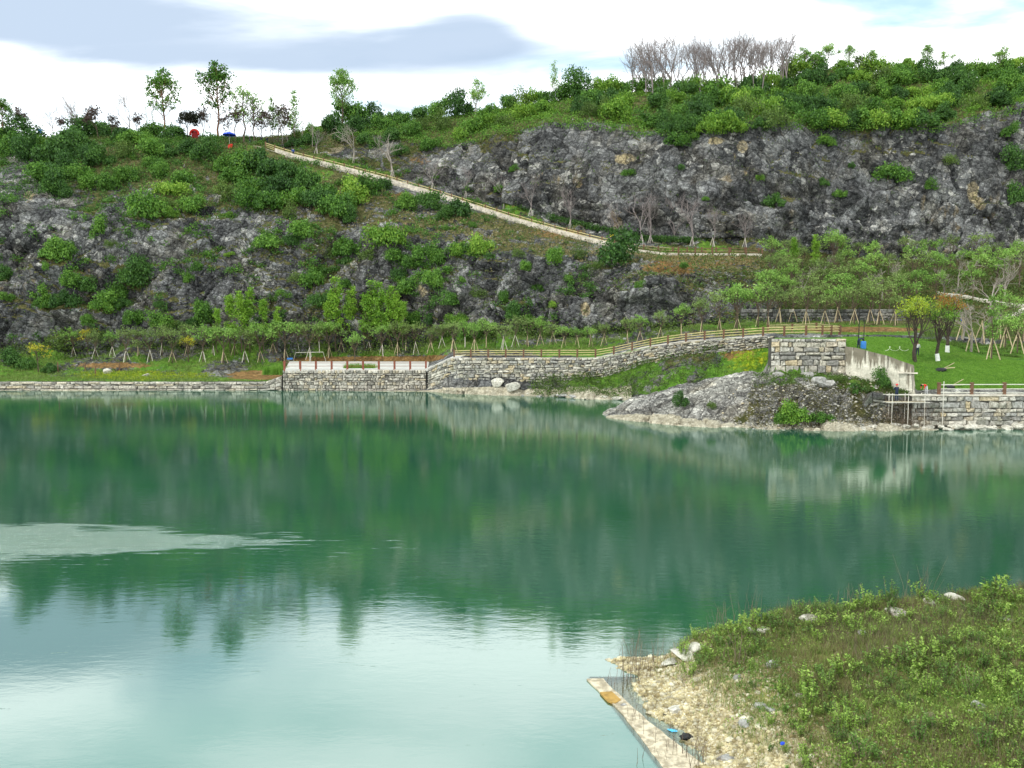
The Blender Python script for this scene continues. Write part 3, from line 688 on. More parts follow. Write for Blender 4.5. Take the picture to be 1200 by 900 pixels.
bushes([(6, 155, 34, 'm'), (22, 150, 38, 'd'), (45, 162, 38, 'm'), (88, 155, 34, 'd'), (106, 148, 42, 'd'), (130, 148, 42, 'd'), (150, 157, 34, 'd'), (166, 162, 32, 'm'), (185, 153, 38, 'm'), (205, 156, 32, 'd'), (222, 171, 26, 'd'), (246, 168, 16, 'o')],
       'on left cliff top edge', 'bushes on the left cliff edge', flat=.68)
bushes([(14, 172, 36, 'm'), (38, 180, 36, 'd'), (60, 184, 40, 'd'), (80, 178, 34, 'd'), (97, 174, 32, 'd'), (104, 188, 30, 'd'), (120, 187, 26, 'd'), (145, 180, 22, 'o'), (176, 176, 32, 'm'), (195, 176, 24, 'd'), (218, 176, 26, 'd'), (240, 182, 30, 'd')],
       'just under left cliff top', 'bushes under the left clifftop')
bushes([(48, 205, 34, 'm'), (62, 218, 34, 'd'), (72, 200, 34, 'd'), (90, 205, 28, 'm'), (108, 215, 28, 'm'), (128, 218, 24, 'm'), (152, 206, 26, 'm'), (178, 192, 22, 'm'), (188, 203, 20, 'm'), (200, 222, 30, 'y'), (214, 210, 28, 'm'), (135, 206, 16, 'o'), (76, 226, 22, 'd')],
       'on upper left rock slope', 'bushes on the upper left rock slope')
bushes([(172, 246, 38, 'm'), (228, 242, 28, 'm'), (120, 272, 28, 'm'), (66, 298, 30, 'm'), (202, 252, 14, 'y'), (132, 288, 14, 'o'), (268, 252, 10, 'y'), (52, 315, 14, 'm'), (196, 240, 20, 'o')],
       'on bare left rock face', 'bushes on the left rock face')
bushes([(10, 324, 22, 'd'), (8, 350, 18, 'm'), (50, 346, 24, 'm'), (82, 330, 24, 'm'), (76, 354, 28, 'd'), (56, 357, 18, 'm'), (108, 336, 26, 'd'), (122, 357, 34, 'm'), (138, 345, 26, 'm'), (150, 332, 34, 'd'), (166, 323, 28, 'd'), (145, 357, 16, 'd')],
       'on lower left rock ledge', 'bushes on the lower left ledge')
bushes([(156, 372, 28, 'm'), (186, 376, 28, 'm'), (104, 377, 14, 'm'), (207, 382, 20, 'o'), (221, 328, 12, 'm'), (232, 316, 14, 'd'), (240, 370, 28, 'm'), (270, 298, 10, 'y'), (188, 358, 12, 'd'), (14, 421, 30, 'd'), (34, 428, 22, 'd'), (60, 432, 18, 'd'), (225, 380, 20, 'd'), (118, 397, 22, 'o'), (72, 404, 26, 'o')],
       'at left rock face foot', 'bushes at the left cliff foot')
bushes([(262, 194, 30, 'm'), (285, 193, 34, 'm'), (303, 192, 40, 'd'), (322, 200, 36, 'd'), (342, 208, 38, 'd'), (362, 218, 34, 'd'), (382, 226, 28, 'm'), (275, 205, 34, 'm'), (408, 212, 20, 'o')],
       'right below the path top', 'bushes below the top of the path')
bushes([(298, 218, 34, 'm'), (312, 236, 36, 'm'), (330, 222, 34, 'd'), (350, 232, 34, 'm'), (374, 238, 30, 'd'), (292, 236, 30, 'm'), (400, 246, 36, 'm'), (414, 234, 34, 'y'), (430, 222, 34, 'm'), (448, 219, 20, 'd'), (410, 256, 22, 'd'), (340, 252, 22, 'o'), (268, 228, 30, 'o')],
       'mid slope under upper path', 'bushes in the middle of the slope')
bushes([(476, 240, 24, 'm'), (504, 241, 30, 'd'), (536, 247, 34, 'd'), (520, 254, 18, 'd'), (553, 264, 10, 'm')],
       'close below the sloping path', 'bushes close below the path')
bushes([(317, 283, 28, 'm'), (352, 271, 30, 'm'), (344, 284, 22, 'd'), (408, 292, 28, 'm'), (405, 306, 18, 'd'), (452, 280, 38, 'y'), (464, 298, 26, 'm'), (500, 296, 28, 'm'), (516, 304, 24, 'm'), (475, 311, 22, 'm'), (541, 294, 22, 'y'), (563, 294, 28, 'y'), (385, 300, 16, 'o'), (430, 300, 20, 'o')],
       'across middle central rock slope', 'bushes across the central rock slope')
bushes([(367, 331, 28, 'm'), (372, 355, 26, 'd'), (330, 345, 16, 'm'), (485, 335, 32, 'm'), (508, 330, 24, 'm'), (525, 350, 26, 'm'), (540, 329, 10, 'm'), (588, 350, 18, 'm'), (406, 333, 16, 'm'), (385, 350, 20, 'd'), (470, 325, 20, 'd'), (560, 345, 18, 'o'), (348, 328, 14, 'o')],
       'on lower central rock slope', 'bushes on the lower central slope')
bushes([(489, 376, 26, 'm'), (503, 378, 18, 'd'), (536, 376, 20, 'y'), (556, 388, 28, 'm'), (598, 366, 26, 'd'), (620, 376, 30, 'm'), (608, 388, 24, 'm'), (575, 392, 22, 'o'), (640, 392, 18, 'o'), (520, 390, 20, 'o')],
       'among trees at central cliff foot', 'bushes at the central cliff foot')
bushes([(617, 313, 16, 'm'), (648, 303, 26, 'm'), (723, 299, 48, 'd'), (630, 338, 14, 'm'), (650, 357, 12, 'y'), (666, 326, 12, 'm'), (750, 334, 12, 'm'), (801, 312, 10, 'm'), (606, 298, 14, 'o'), (680, 300, 20, 'o'), (700, 312, 18, 'o')],
       'on outcrop under path end', 'bushes on the central outcrop')
bushes([(602, 198, 12, 'm'), (738, 202, 16, 'm'), (797, 166, 26, 'm'), (812, 160, 16, 'm'), (889, 210, 10, 'y'), (797, 196, 10, 'd'), (827, 233, 8, 'm'), (908, 237, 24, 'd'), (965, 166, 20, 'm'), (1040, 205, 32, 'm'), (1090, 217, 20, 'm'), (963, 214, 15, 'd'), (983, 227, 14, 'm'), (997, 195, 10, 'd'), (1187, 154, 22, 'm'), (1188, 192, 30, 'd'), (1192, 235, 28, 'd'), (585, 222, 14, 'm'), (1115, 190, 18, 'o'), (780, 152, 22, 'd')],
       'on tall back cliff', 'bushes on the back cliff')
bushes([(405, 138, 44, 'm'), (388, 150, 26, 'd'), (436, 131, 28, 'd'), (460, 136, 26, 'm'), (470, 128, 22, 'm'), (492, 134, 26, 'd'), (520, 122, 34, 'm'), (541, 117, 30, 'd'), (420, 150, 26, 'd'), (446, 148, 24, 'm'), (366, 156, 20, 'm'), (592, 124, 24, 'm'), (575, 132, 26, 'm'), (350, 160, 18, 'o')],
       'along middle ridge line', 'bushes on the middle ridge')
bushes([(505, 170, 26, 'm'), (482, 156, 22, 'm'), (440, 170, 20, 'm'), (460, 162, 20, 'd'), (556, 150, 30, 'm'), (576, 143, 22, 'y'), (540, 160, 18, 'y'), (520, 148, 24, 'o'), (470, 178, 18, 'd'), (425, 165, 18, 'd'), (590, 144, 20, 'o'), (495, 148, 20, 'o'), (345, 168, 18, 'd'), (362, 166, 22, 'd'), (400, 163, 16, 'd')],
       'on slope behind upper path', 'bushes behind the upper path')
bushes([(930, 489, 34, 'y'), (960, 487, 24, 'm'), (915, 492, 18, 'm')], 'by the water below the big stone wall', 'bushes on the near shore')
bushes([(798, 472, 16, 'd'), (834, 476, 12, 'o')], 'in the grey rock of the spit', 'bushes in the rock spit')
bushes([(1034, 448, 20, 'd'), (1003, 457, 16, 'd'), (986, 446, 14, 'o'), (1018, 458, 14, 'o')], 'in front of the concrete wall', 'bushes in front of the concrete wall')
# dense crest thicket
tx = [600, 640, 680, 740, 850, 900, 950, 1000, 1040, 1090, 1130, 1210]; ty = [118, 108, 101, 103, 105, 98, 76, 70, 82, 70, 84, 68]
bx_ = [600, 650, 700, 760, 790, 870, 900, 950, 1000, 1060, 1110, 1140, 1210]; by_ = [138, 128, 130, 140, 150, 150, 142, 146, 145, 144, 136, 122, 112]
random.seed(5)
rowsets = [[], [], [], [], []]
for rI in range(5):
    px = 604+rI*9
    while px < 1208:
        a = np.interp(px, tx, ty); bb = np.interp(px, bx_, by_); nrow = max(2, min(5, int((bb-a)/14)+1))
        if rI < nrow:
            f = rI/(nrow-1); wv = random.uniform(20, 33)
            tone = random.choice('ddmmyoy' if px < 930 else 'ddmmmyyo')
            if random.random() < .93: rowsets[rI].append((px+random.uniform(-5, 5), a+(bb-a)*f+random.uniform(-3, 3), wv, tone))
        px += random.uniform(15, 22)
for k, nm in enumerate(['topmost', 'second', 'third', 'fourth', 'lowest']):
    rs = [b for b in rowsets[k] if b[0] < 900]; rs2 = [b for b in rowsets[k] if b[0] >= 900]
    if rs: bushes(rs, f'in {nm} thicket row before bare grove', 'thicket bushes before the bare grove')
    if rs2: bushes(rs2, f'in {nm} thicket row on right summit', 'thicket bushes on the right summit')

# ------------------------------------------------------------------ trees
def grow(mb, p, d, L, r, lev, maxlev, spread, tips, r2, upb=.15, kids=(2, 4), twig=3):
    n = 4 if lev == 0 else 3; pts = [p]; q = p.copy(); dd = d.copy()
    for i in range(n):
        dd = unit(dd+r2.normal(size=3)*.09*(1+lev*.5)+np.array([0, 0, upb*.3])); q = q+dd*L/n; pts.append(q.copy())
    mb.tube(pts, np.linspace(r, r*.55, n+1), 6 if lev == 0 else (4 if lev == 1 else twig), cap=False)
    if lev >= maxlev: tips.append((q, dd)); return
    k = r2.integers(kids[0], kids[1]+1)
    for i in range(k):
        f = r2.uniform(.45, 1.) if i else 1.; base = pts[0]+(pts[-1]-pts[0])*f if f < 1 else pts[-1]
        if f < 1:
            j = min(n-1, int(f*n)); base = pts[j]+(pts[j+1]-pts[j])*(f*n-j)
        ax = unit(np.cross(dd, r2.normal(size=3))); nd = unit(dd+ax*spread*r2.uniform(.5, 1.2)+np.array([0, 0, upb]))
        grow(mb, base, nd, L*r2.uniform(.6, .85), r*.55*(1 if i else 1.1), lev+1, maxlev, spread, tips, r2, upb, kids, twig)
def tree_mesh(H, style, seed, bark, leafm=None):
    r2 = np.random.default_rng(seed); mb = MB(); tips = []
    up = np.array([0., 0., 1.])
    if style == 'bare':      # multi-limb, upright
        grow(mb, np.zeros(3), up, H*r2.uniform(.26, .36), H*.011, 0, 4, r2.uniform(.45, .75), tips, r2, r2.uniform(.12, .28), (3, 4))
    elif style == 'barebroad':
        grow(mb, np.zeros(3), up, H*.3, H*.02, 0, 4, .75, tips, r2, .12, (3, 4))
    elif style == 'tall':    # clear trunk, oval crown high up
        grow(mb, np.zeros(3), up, H*.42, H*.017, 0, 3, .62, tips, r2, .2, (4, 5))
    elif style == 'slim':
        pts = [np.array([r2.normal()*.01*H*k, r2.normal()*.01*H*k, H*k/6]) for k in range(7)]
        mb.tube(pts, np.linspace(H*.011, H*.003, 7), 5, cap=False)
        for i in range(34):
            z = r2.uniform(.3, 1.)*H; a = r2.uniform(0, 6.28); L = H*.085*(1.15-z/H)+H*.03
            b = np.array([0, 0, z]); e = b+np.array([math.cos(a)*L, math.sin(a)*L, L*.9]); mb.tube([b, (b+e)/2+[0, 0, L*.05], e], [H*.004, H*.003, H*.0015], 3, cap=False); tips.append((e, unit(e-b))); tips.append(((b+e)/2, unit(e-b)))
    elif style == 'egg':
        pts = [np.array([r2.normal()*.012*H, r2.normal()*.012*H, H*k/7]) for k in range(8)]; pts[0][:2] = 0
        mb.tube(pts, np.linspace(H*.018, H*.003, 8), 6, cap=False)
        for i in range(30):
            f = .3+.68*(i/29)**.9; z = f*H; u_ = (f-.3)/.7; rad = H*(.06+.2*math.sin(min(1, u_*1.15+.12)*math.pi)**.7) if u_ < .9 else H*.09
            a = i*2.4+r2.uniform(-.3, .3); b = np.array([0, 0, z]); d = unit(np.array([math.cos(a), math.sin(a), r2.uniform(.9, 1.5)]))
            L = rad*1.25; e = b+d*L; mb.tube([b, (b+e)/2+np.array([math.cos(a), math.sin(a), 0])*L*.08, e], [H*.006, H*.004, H*.002], 4, cap=False)
            for q in range(5):
                f2 = r2.uniform(.35, 1); b2 = b+d*L*f2; d2 = unit(d+r2.normal(size=3)*.6); e2 = b2+d2*L*r2.uniform(.25, .5); mb.tube([b2, e2], [H*.0025, H*.001], 3, cap=False); tips.append((e2, d2))
            tips.append((e, d))
    elif style == 'round':   # young planted tree: short trunk and a ball of fine twigs
        mb.tube([np.zeros(3), [.01*H, 0, H*.2], [0, .01*H, H*.42]], [H*.016, H*.014, H*.011], 6, cap=False)
        for i in range(7):
            a = 6.28*i/7+r2.uniform(-.4, .4); d = unit(np.array([math.cos(a)*.55, math.sin(a)*.55, 1.]))
            grow(mb, np.array([0, 0, H*r2.uniform(.32, .44)]), d, H*.24, H*.008, 1, 3, .62, tips, r2, .1, (3, 3))
    elif style == 'lawn':
        mb.tube([np.zeros(3), [.02*H, 0, H*.14], [0, 0, H*.28]], [H*.032, H*.026, H*.024], 7, cap=False)
        for i in range(6):
            a = 6.28*i/6+r2.uniform(-.3, .3); d = unit(np.array([math.cos(a)*.38, math.sin(a)*.38, 1.]))
            grow(mb, np.array([0, 0, H*r2.uniform(.2, .28)]), d, H*.33, H*.014, 1, 3, .4, tips, r2, .18, (3, 4))
    tm = mb.mesh('trunk', bark); cm = None
    if leafm is not None:
        mat, per, lr, ls = leafm[:4]; zmin = leafm[4] if len(leafm) > 4 else 0
        T = np.array([a for a, b in tips if a[2] > zmin*H]); 
        C = np.repeat(T, per, 0)+r2.normal(size=(len(T)*per, 3))*lr*H*np.array([1, 1, .8])
        V, Fc = leaf_quads(C, unit(r2.normal(size=C.shape)+np.array([0, 0, .5])), r2.uniform(.6, 1.3, len(C))*ls)
        cm = mesh_np('crown', V, Fc, mat)
    hs = max(float(a[2]) for a, b in tips)
    return tm, cm, hs
def tree_set(n, *a, **k):
    return [tree_mesh(*a[:1], a[1], a[2]+i*7, *a[3:]) for i in range(n)]
T = {
 'bare': tree_set(8, 10, 'bare', 11, M['bark_haze']),
 'barebroad': tree_set(3, 10, 'barebroad', 211, M['bark_grey']),
 'purple': tree_set(3, 7, 'bare', 411, M['bark'], (M['leaf_purple'], 3, .02, .22, .3)),
 'tall': tree_set(2, 15, 'egg', 611, M['bark_red'], (M['leaf_mid'], 16, .026, .34, .42)),
 'talltwig': tree_set(2, 15, 'tall', 651, M['bark_grey'], (M['leaf_mid'], 16, .028, .34, .62)),
 'pale': tree_set(3, 12, 'egg', 811, M['bark'], (M['leaf_pale'], 4, .025, .26, .4)),
 'paleblue': tree_set(3, 10, 'barebroad', 911, M['bark_grey'], (M['leaf_pale'], 10, .03, .26, .2)),
 'slim': tree_set(3, 11, 'slim', 1011, M['bark'], (M['leaf_pale'], 14, .03, .22)),
 'slimbare': tree_set(3, 10, 'slim', 1111, M['bark_grey'], (M['leaf_pale'], 2, .02, .14)),
 'poplar': tree_set(3, 11, 'slim', 1211, M['bark'], (M['leaf_lime2'], 30, .026, .22)),
 'round': tree_set(5, 5, 'round', 1311, M['bark'], (M['leaf_olive'], 12, .03, .12, .34)),
 'roundg': tree_set(4, 5, 'round', 1411, M['bark'], (M['leaf_pale'], 14, .032, .13, .34)),
 'roundy': tree_set(2, 5, 'round', 1511, M['bark'], (M['leaf_yellow'], 9, .03, .12, .5)),
 'rounddark': tree_set(1, 5, 'round', 1611, M['bark_dark'], (M['leaf_black'], 26, .04, .2, .25)),
 'lawn': tree_set(2, 7, 'lawn', 1711, M['bark_dark'], (M['leaf_olive'], 5, .025, .12, .4)),
 'feather': tree_set(2, 14, 'egg', 1811, M['bark'], (M['leaf_pale'], 18, .034, .3, .12)),
}
pole_me = {}
def pole_mesh(H, mat):
    key = (H, mat.name)
    if key not in pole_me:
        mb = MB(); mb.tube([(0, -H*.3, 0), (0, -H*.14, H*.52), (0, .05, H)], [.05, .045, .035], 5); pole_me[key] = mb.mesh('support_pole', mat)
    return pole_me[key]
def put_tree(kind, px, pyb, ph, adj='', stakes=0, stake_h=2.2, name='tree', cat='tree', which=(0, 1), stake_mat='pole_tan', loc=None, idx=None):
    p = ground(px, pyb, which=which) if loc is None else np.array(loc)
    lst = T[kind]; tm, cm, hs = lst[random.randrange(len(lst)) if idx is None else idx]
    H = ph*p[1]/F; s = H/hs
    if kind == 'tall': s *= 1.0
    e = ob(name, None, cat=cat, loc=(p[0], p[1], p[2]-.08), rz=random.uniform(0, 6.28), sc=s); e.empty_display_size = .3
    ob('trunk', tm, e)
    if cm: ob('crown', cm, e)
    for k in range(stakes):
        o = ob('support_pole', pole_mesh(2.2, M[stake_mat]), e, rz=k*2*math.pi/stakes+random.uniform(-.3, .3), sc=stake_h/2.2/s)
    return (px, e, adj)

# crest trees on the left
L = []
L.append(put_tree('tall', 192, 158, 76, name='leafy_tree', idx=0)); L[-1][1]['label'] = 'tall green-crowned tree on the left ridge, left of the pair'
t0 = put_tree('tall', 256, 163, 84, name='leafy_tree', idx=1); t0[1]['label'] = 'tallest leafy tree on the left ridge, between the red and blue canopies'
for _, o, _ in (L[0], t0): o['group'] = 'two tall leafy trees on the left ridge'
o = put_tree('rounddark', 220, 163, 31, name='round_tree')[1]; o['label'] = 'small nearly black round-crowned tree behind the red canopy'
label_row([put_tree(k, a, b, c) for k, a, b, c in [('bare', 62, 158, 45), ('bare', 95, 157, 50), ('purple', 115, 156, 36), ('purple', 28, 160, 36), ('bare', 150, 156, 56), ('slimbare', 180, 156, 46), ('purple', 160, 157, 28), ('purple', 72, 158, 26), ('bare', 86, 157, 44), ('purple', 103, 157, 30), ('purple', 130, 158, 28), ('slimbare', 172, 158, 36)]],
          'leafless tree', 'on left ridge skyline', 'leafless trees on the left ridge')
label_row([put_tree(k, a, b, c) for k, a, b, c in [('purple', 238, 163, 36), ('bare', 246, 163, 40), ('purple', 276, 166, 42), ('purple', 308, 168, 42), ('purple', 316, 168, 44), ('purple', 325, 168, 46), ('slimbare', 331, 168, 52), ('slimbare', 355, 172, 40), ('purple', 270, 166, 34), ('slimbare', 366, 172, 40), ('bare', 337, 170, 34), ('purple', 300, 168, 34)]],
          'leafless tree', 'around the path top', 'leafless trees at the path top')
label_row([put_tree(k, a, b, c) for k, a, b, c in [('pale', 286, 168, 66), ('pale', 298, 168, 58), ('slim', 345, 172, 64), ('slim', 320, 168, 52)]],
          'thin pale-leaved tree', 'at the path top', 'thin pale trees at the path top')
for k, a, b, c, lb in [('feather', 402, 150, 64, 'feathery pale green tree rising from bushes on the middle ridge'),
                       ('paleblue', 557, 135, 40, 'small pale bluish green tree on the ridge left of the thicket'),
                       ('slim', 649, 116, 46, 'thin pale tree sticking out of the thicket left of the bare grove'),
                       ('tall', 4, 165, 48, 'green tree cut by the left edge of the picture on the ridge')]:
    put_tree(k, a, b, c, name='leafy_tree')[1]['label'] = lb
random.seed(9)
gr = []
for k in range(46):
    px = 738+k*3.95+random.uniform(-3, 3); top = np.interp(px, [735, 760, 790, 820, 850, 880, 915], [56, 42, 38, 50, 34, 42, 40])+random.uniform(-3, 7)
    p = ground(px, 108); p[1] = random.uniform(214, 232); p[0] = (px-600)/F*p[1]*1.0; p[2] = gz(p[0], p[1])
    yb = proj(p)[1][0]; gr.append(put_tree('bare', px, 108, max(30, yb-top), loc=p, name='bare_tree'))
label_row(gr, 'bare grey tree', 'in leafless skyline grove', 'bare trees of the skyline grove')
label_row([put_tree(k, a, b, c, name='leafy_tree') for k, a, b, c in [('paleblue', 945, 84, 30), ('paleblue', 968, 78, 30), ('feather', 1022, 84, 28), ('feather', 1086, 78, 30), ('paleblue', 1108, 86, 26), ('paleblue', 1172, 82, 28), ('feather', 995, 80, 28)]],
          'hazy pale-topped tree', 'behind right summit thicket', 'pale trees on the right summit')
# staked bare saplings along the sloping path
label_row([put_tree('barebroad' if a in (414, 460) else 'bare', a, b, c, 'pale', 3, 2.0, 'sapling', stake_mat='pole_white') for a, b, c in [(414, 191, 44), (460, 207, 54), (371, 180, 36), (507, 222, 42), (546, 232, 38), (591, 245, 46), (622, 253, 50), (668, 268, 52), (726, 281, 46), (752, 285, 64), (762, 285, 60), (790, 287, 66), (811, 288, 60), (835, 289, 50), (873, 290, 44)]],
          'leafless staked sapling', 'beside path below back cliff', 'staked saplings along the path')
# poplars
label_row([put_tree('poplar', a, b, c, '', 0, name='poplar_tree') for a, b, c in [(394, 412, 86), (412, 410, 74), (428, 410, 64), (436, 410, 80), (447, 410, 78), (457, 410, 74), (465, 409, 68), (473, 408, 54), (384, 411, 56)]],
          'narrow light green tree', 'in clump before central rock', 'narrow light green trees at the cliff foot')
label_row([put_tree('poplar', a, b, c, '', 0, name='poplar_tree') for a, b, c in [(270, 413, 66), (283, 413, 72), (293, 413, 76), (309, 412, 60), (255, 414, 52), (325, 412, 52)]],
          'light green young tree', 'in clump under left rock', 'light green trees under the left rock')
# planted row at the cliff foot
random.seed(12)
front = [(148, 424, 42), (176, 424, 40), (202, 425, 40), (238, 424, 44), (262, 425, 42), (287, 424, 40), (305, 424, 46), (334, 422, 46), (363, 421, 44), (386, 419, 42), (448, 417, 36), (466, 416, 40), (487, 415, 38), (505, 414, 32), (531, 412, 36), (556, 412, 34), (590, 411, 32)]
label_row([put_tree(random.choice(['round', 'round', 'roundg']), a, b, c, 'staked', 3, 2.4, 'planted_tree', stake_mat=random.choice(['pole_tan', 'pole_white'])) for a, b, c in front],
          'round young tree', 'in front lakeside terrace row', 'staked trees in the terrace front row')
back = [(86, 418, 34), (112, 420, 34), (132, 418, 30), (162, 417, 34), (190, 416, 36), (220, 416, 38), (250, 416, 36), (275, 416, 34), (320, 414, 38), (349, 413, 38), (374, 413, 36), (400, 412, 30), (432, 411, 34), (458, 410, 30), (476, 410, 30), (518, 408, 30), (545, 407, 32), (570, 407, 34), (604, 406, 36), (618, 406, 36), (633, 405, 34), (648, 404, 26)]
label_row([put_tree(random.choice(['round', 'round', 'roundg']), a, b, c, 'staked', 2, 2.2, 'planted_tree', stake_mat=random.choice(['pole_tan', 'pole_white'])) for a, b, c in back],
          'round young tree', 'in back row against rock', 'staked trees in the terrace back row')
for k, a, b, c, lb in [('roundy', 221, 424, 30, 'round tree with bright yellow flowers in the terrace row'),
                       ('roundg', 416, 427, 38, 'largest yellow-green round tree right behind the paved platform'),
                       ('roundy', 45, 436, 34, 'straggly yellowish tree near the left end of the terrace'),
                       ('roundy', 103, 414, 30, 'yellow-orange sparse tree at the foot of the left rock')]:
    put_tree(k, a, b, c, name='planted_tree')[1]['label'] = lb
label_row([put_tree(random.choice(['round', 'roundg', 'roundg']), a, b, c, 'small', 2, 2.0, 'planted_tree') for a, b, c in [(661, 408, 26), (676, 407, 24), (692, 406, 24), (708, 405, 28), (735, 402, 30), (750, 401, 32), (774, 398, 34), (798, 394, 38), (822, 392, 44), (843, 388, 48), (864, 386, 52), (888, 384, 54), (900, 384, 52)]],
          'round young tree', 'along fenced walk under outcrop', 'trees along the fenced walk')
# right slope plantation
random.seed(21)
for ri, (yb, step, hh, nm, x0, x1) in enumerate([(379, 17, 44, 'front', 914, 1062), (366, 19, 42, 'second', 905, 1075), (352, 22, 40, 'third', 900, 1110), (338, 24, 38, 'fourth', 905, 1200), (324, 26, 34, 'fifth', 915, 1200), (312, 27, 34, 'last', 900, 1205)]):
    lst = []; px = x0
    while px < x1:
        lst.append(put_tree(random.choice(['round', 'roundg', 'round', 'roundg', 'barebroad'] if ri > 1 else ['round', 'roundg', 'round']), px+random.uniform(-4, 4), yb+random.uniform(-2, 2), hh*random.uniform(.8, 1.15), 'staked' if ri == 0 else '', 3 if ri == 0 else 0, 2.6, 'planted_tree', stake_mat='pole_tan'))
        px += step
    label_row(lst, 'young tree', f'in {nm} plantation row below back cliff', f'plantation trees, {nm} row')
label_row([put_tree('poplar' if i % 3 else 'roundg', a, b, c, 'big', 0, name='leafy_tree') for i, (a, b, c) in enumerate([(862, 384, 50), (930, 322, 44), (955, 326, 50), (978, 322, 52), (985, 318, 40)])],
          'fresh green tree', 'at plantation left end', 'fresh green trees by the plantation')
label_row([put_tree(k, a, b, c, 'staked', 3, 3.2, 'planted_tree') for k, a, b, c in [('barebroad', 1138, 412, 60), ('barebroad', 1150, 402, 50), ('slim', 1162, 421, 74), ('roundg', 1178, 408, 40), ('roundg', 1192, 414, 46), ('slim', 1172, 396, 60), ('round', 1198, 400, 44), ('barebroad', 1128, 398, 46)]],
          'sparse tree with long props', 'right of lawn trees', 'propped trees right of the lawn')
label_row([put_tree(k, a, b, c, '', 0, 3.2, 'planted_tree') for k, a, b, c in [('barebroad', 1120, 372, 44), ('roundg', 1140, 352, 40), ('barebroad', 1160, 366, 54), ('barebroad', 1178, 350, 52), ('roundg', 1168, 336, 44), ('roundg', 1195, 332, 44), ('barebroad', 1105, 352, 40), ('roundg', 1188, 380, 36)]],
          'loose-crowned tree', 'beside the pale track', 'trees beside the pale track')
# three lawn trees
def lawn_tree(px, pyb, ph, top, lb, white, idx):
    p = ground(px, pyb); tm, cm, hs = T['lawn'][idx]; s = ph*p[1]/F/hs
    e = ob('lawn_tree', None, cat='tree', loc=p, rz=random.uniform(0, 6), sc=s, label=lb, group='three trees on the lawn')
    tr = ob('trunk', tm, e); ob('crown', cm, e)
    V = np.array([v.co for v in cm.vertices]).reshape(-1, 4, 3); c = V.mean(1)
    ids = np.where(c[:, 2] > hs*.72)[0]; add = np.repeat(V[ids], 5, 0)+rng.normal(size=(len(ids)*5, 1, 3))*.22
    ob('crown_top', mesh_np('crown_top', add.reshape(-1, 3), np.arange(len(add)*4).reshape(-1, 4), top), e)
    if white:
        mb = MB(); mb.tube([(0, 0, 0), (.02*7*.45, 0, 7*.07), (.02*7*.85, 0, 7*.12)], [7*.036, 7*.034, 7*.032], 9, cap=False)
        ob('whitewash_band', mb.mesh('whitewash_band', M['whitewash']), tr)
lawn_tree(1072, 424, 74, M['leaf_lime'], 'widest lawn tree with a lime yellow top and unpainted trunk', False, 0)
lawn_tree(1099, 423, 70, M['leaf_yel'], 'middle lawn tree with a green top and whitewashed trunk base', True, 1)
lawn_tree(1110, 413, 66, M['leaf_orange'], 'lawn tree with an orange-brown top and whitewashed trunk base', True, 0)

# ------------------------------------------------------------------ brush and grass (uncountable)
def scatter_stuff(name, mat, pts_fn, n, leaf, hgt, per, label, blades=False):
    C = []
    for k in range(n):
        p = pts_fn()
        if p is not None: C.append(p)
    C = np.array(C)
    if blades:
        A = np.repeat(C, per, 0)+rng.normal(size=(len(C)*per, 3))*np.array([hgt*.5, hgt*.5, 0]); m_ = len(A)
        h = hgt*rng.uniform(.5, 1.3, m_); lean = rng.normal(size=(m_, 2))*.3*h[:, None]; a = rng.uniform(0, 3.14, m_); wv = leaf*rng.uniform(.6, 1.3, m_)
        dx = np.stack([np.cos(a)*wv, np.sin(a)*wv, 0*a], 1)*.5
        tip = A+np.stack([lean[:, 0], lean[:, 1], h], 1)
        V = np.stack([A-dx, A+dx, tip], 1).reshape(-1, 3); Fc = np.arange(m_*3).reshape(-1, 3)
    else:
        A = np.repeat(C, per, 0)+rng.normal(size=(len(C)*per, 3))*hgt*np.array([.6, .6, .4])+np.array([0, 0, hgt*.25])
        V, Fc = leaf_quads(A, unit(rng.normal(size=A.shape)+np.array([0, 0, .3])), rng.uniform(.5, 1.3, len(A))*leaf)
    ob(name, mesh_np(name, V, Fc, mat), label=label, kind='stuff')
# pick from hill vertices by projected position
hpx, hpy = proj(HILLP)
onscreen = (hpx > -30) & (hpx < 1230)
def picker(mask, wts=None):
    idx = np.where(mask & onscreen)[0]
    return lambda: HILLP[idx[rng.integers(len(idx))]]+rng.normal(size=3)*np.array([.5, .5, 0])
veg = (brown > .42) & (PARg > 5) 
scatter_stuff('dry_brush', M['dry'], picker(veg), 11000, .2, .55, 7, 'brown dry scrub covering ledges of the quarry slopes')
scatter_stuff('green_scrub', M['dry_green'], picker(veg & (q2 > -.1)), 9000, .22, .6, 8, 'low olive green scrub on the quarry slopes')
scatter_stuff('ridge_scrub', M['leaf_mid'], picker((PARg > 11.9) & (PARg < 13) & (pxv > 400)), 6500, .26, .9, 12, 'low green undergrowth covering the ridge top')
scatter_stuff('low_shrubs', M['leaf_mid'], picker((PARg > 6.2) & (PARg < 10.3) & (pxv < 560) & (q2 > -.05)), 330, .26, .95, 130, 'merged low green shrubs filling gaps on the upper left slope')
scatter_stuff('low_dark_shrubs', M['leaf_dark'], picker((PARg > 5.2) & (PARg < 9) & (pxv < 700) & (q2 > .1)), 260, .24, .85, 110, 'merged low dark shrubs on the rock ledges')
scatter_stuff('low_ridge_shrubs', M['leaf_yel'], picker((PARg > 12) & (PARg < 13) & (pxv > 560)), 260, .28, 1.1, 120, 'merged bright shrubs filling the ridge thicket')
scatter_stuff('upper_slope_scrub', M['leaf_dark'], picker((PARg > 7) & (PARg < 10.5) & (pxv < 300) & (q2 > -.25)), 3800, .24, .6, 11, 'dark green scrub between the bushes of the upper left slope')
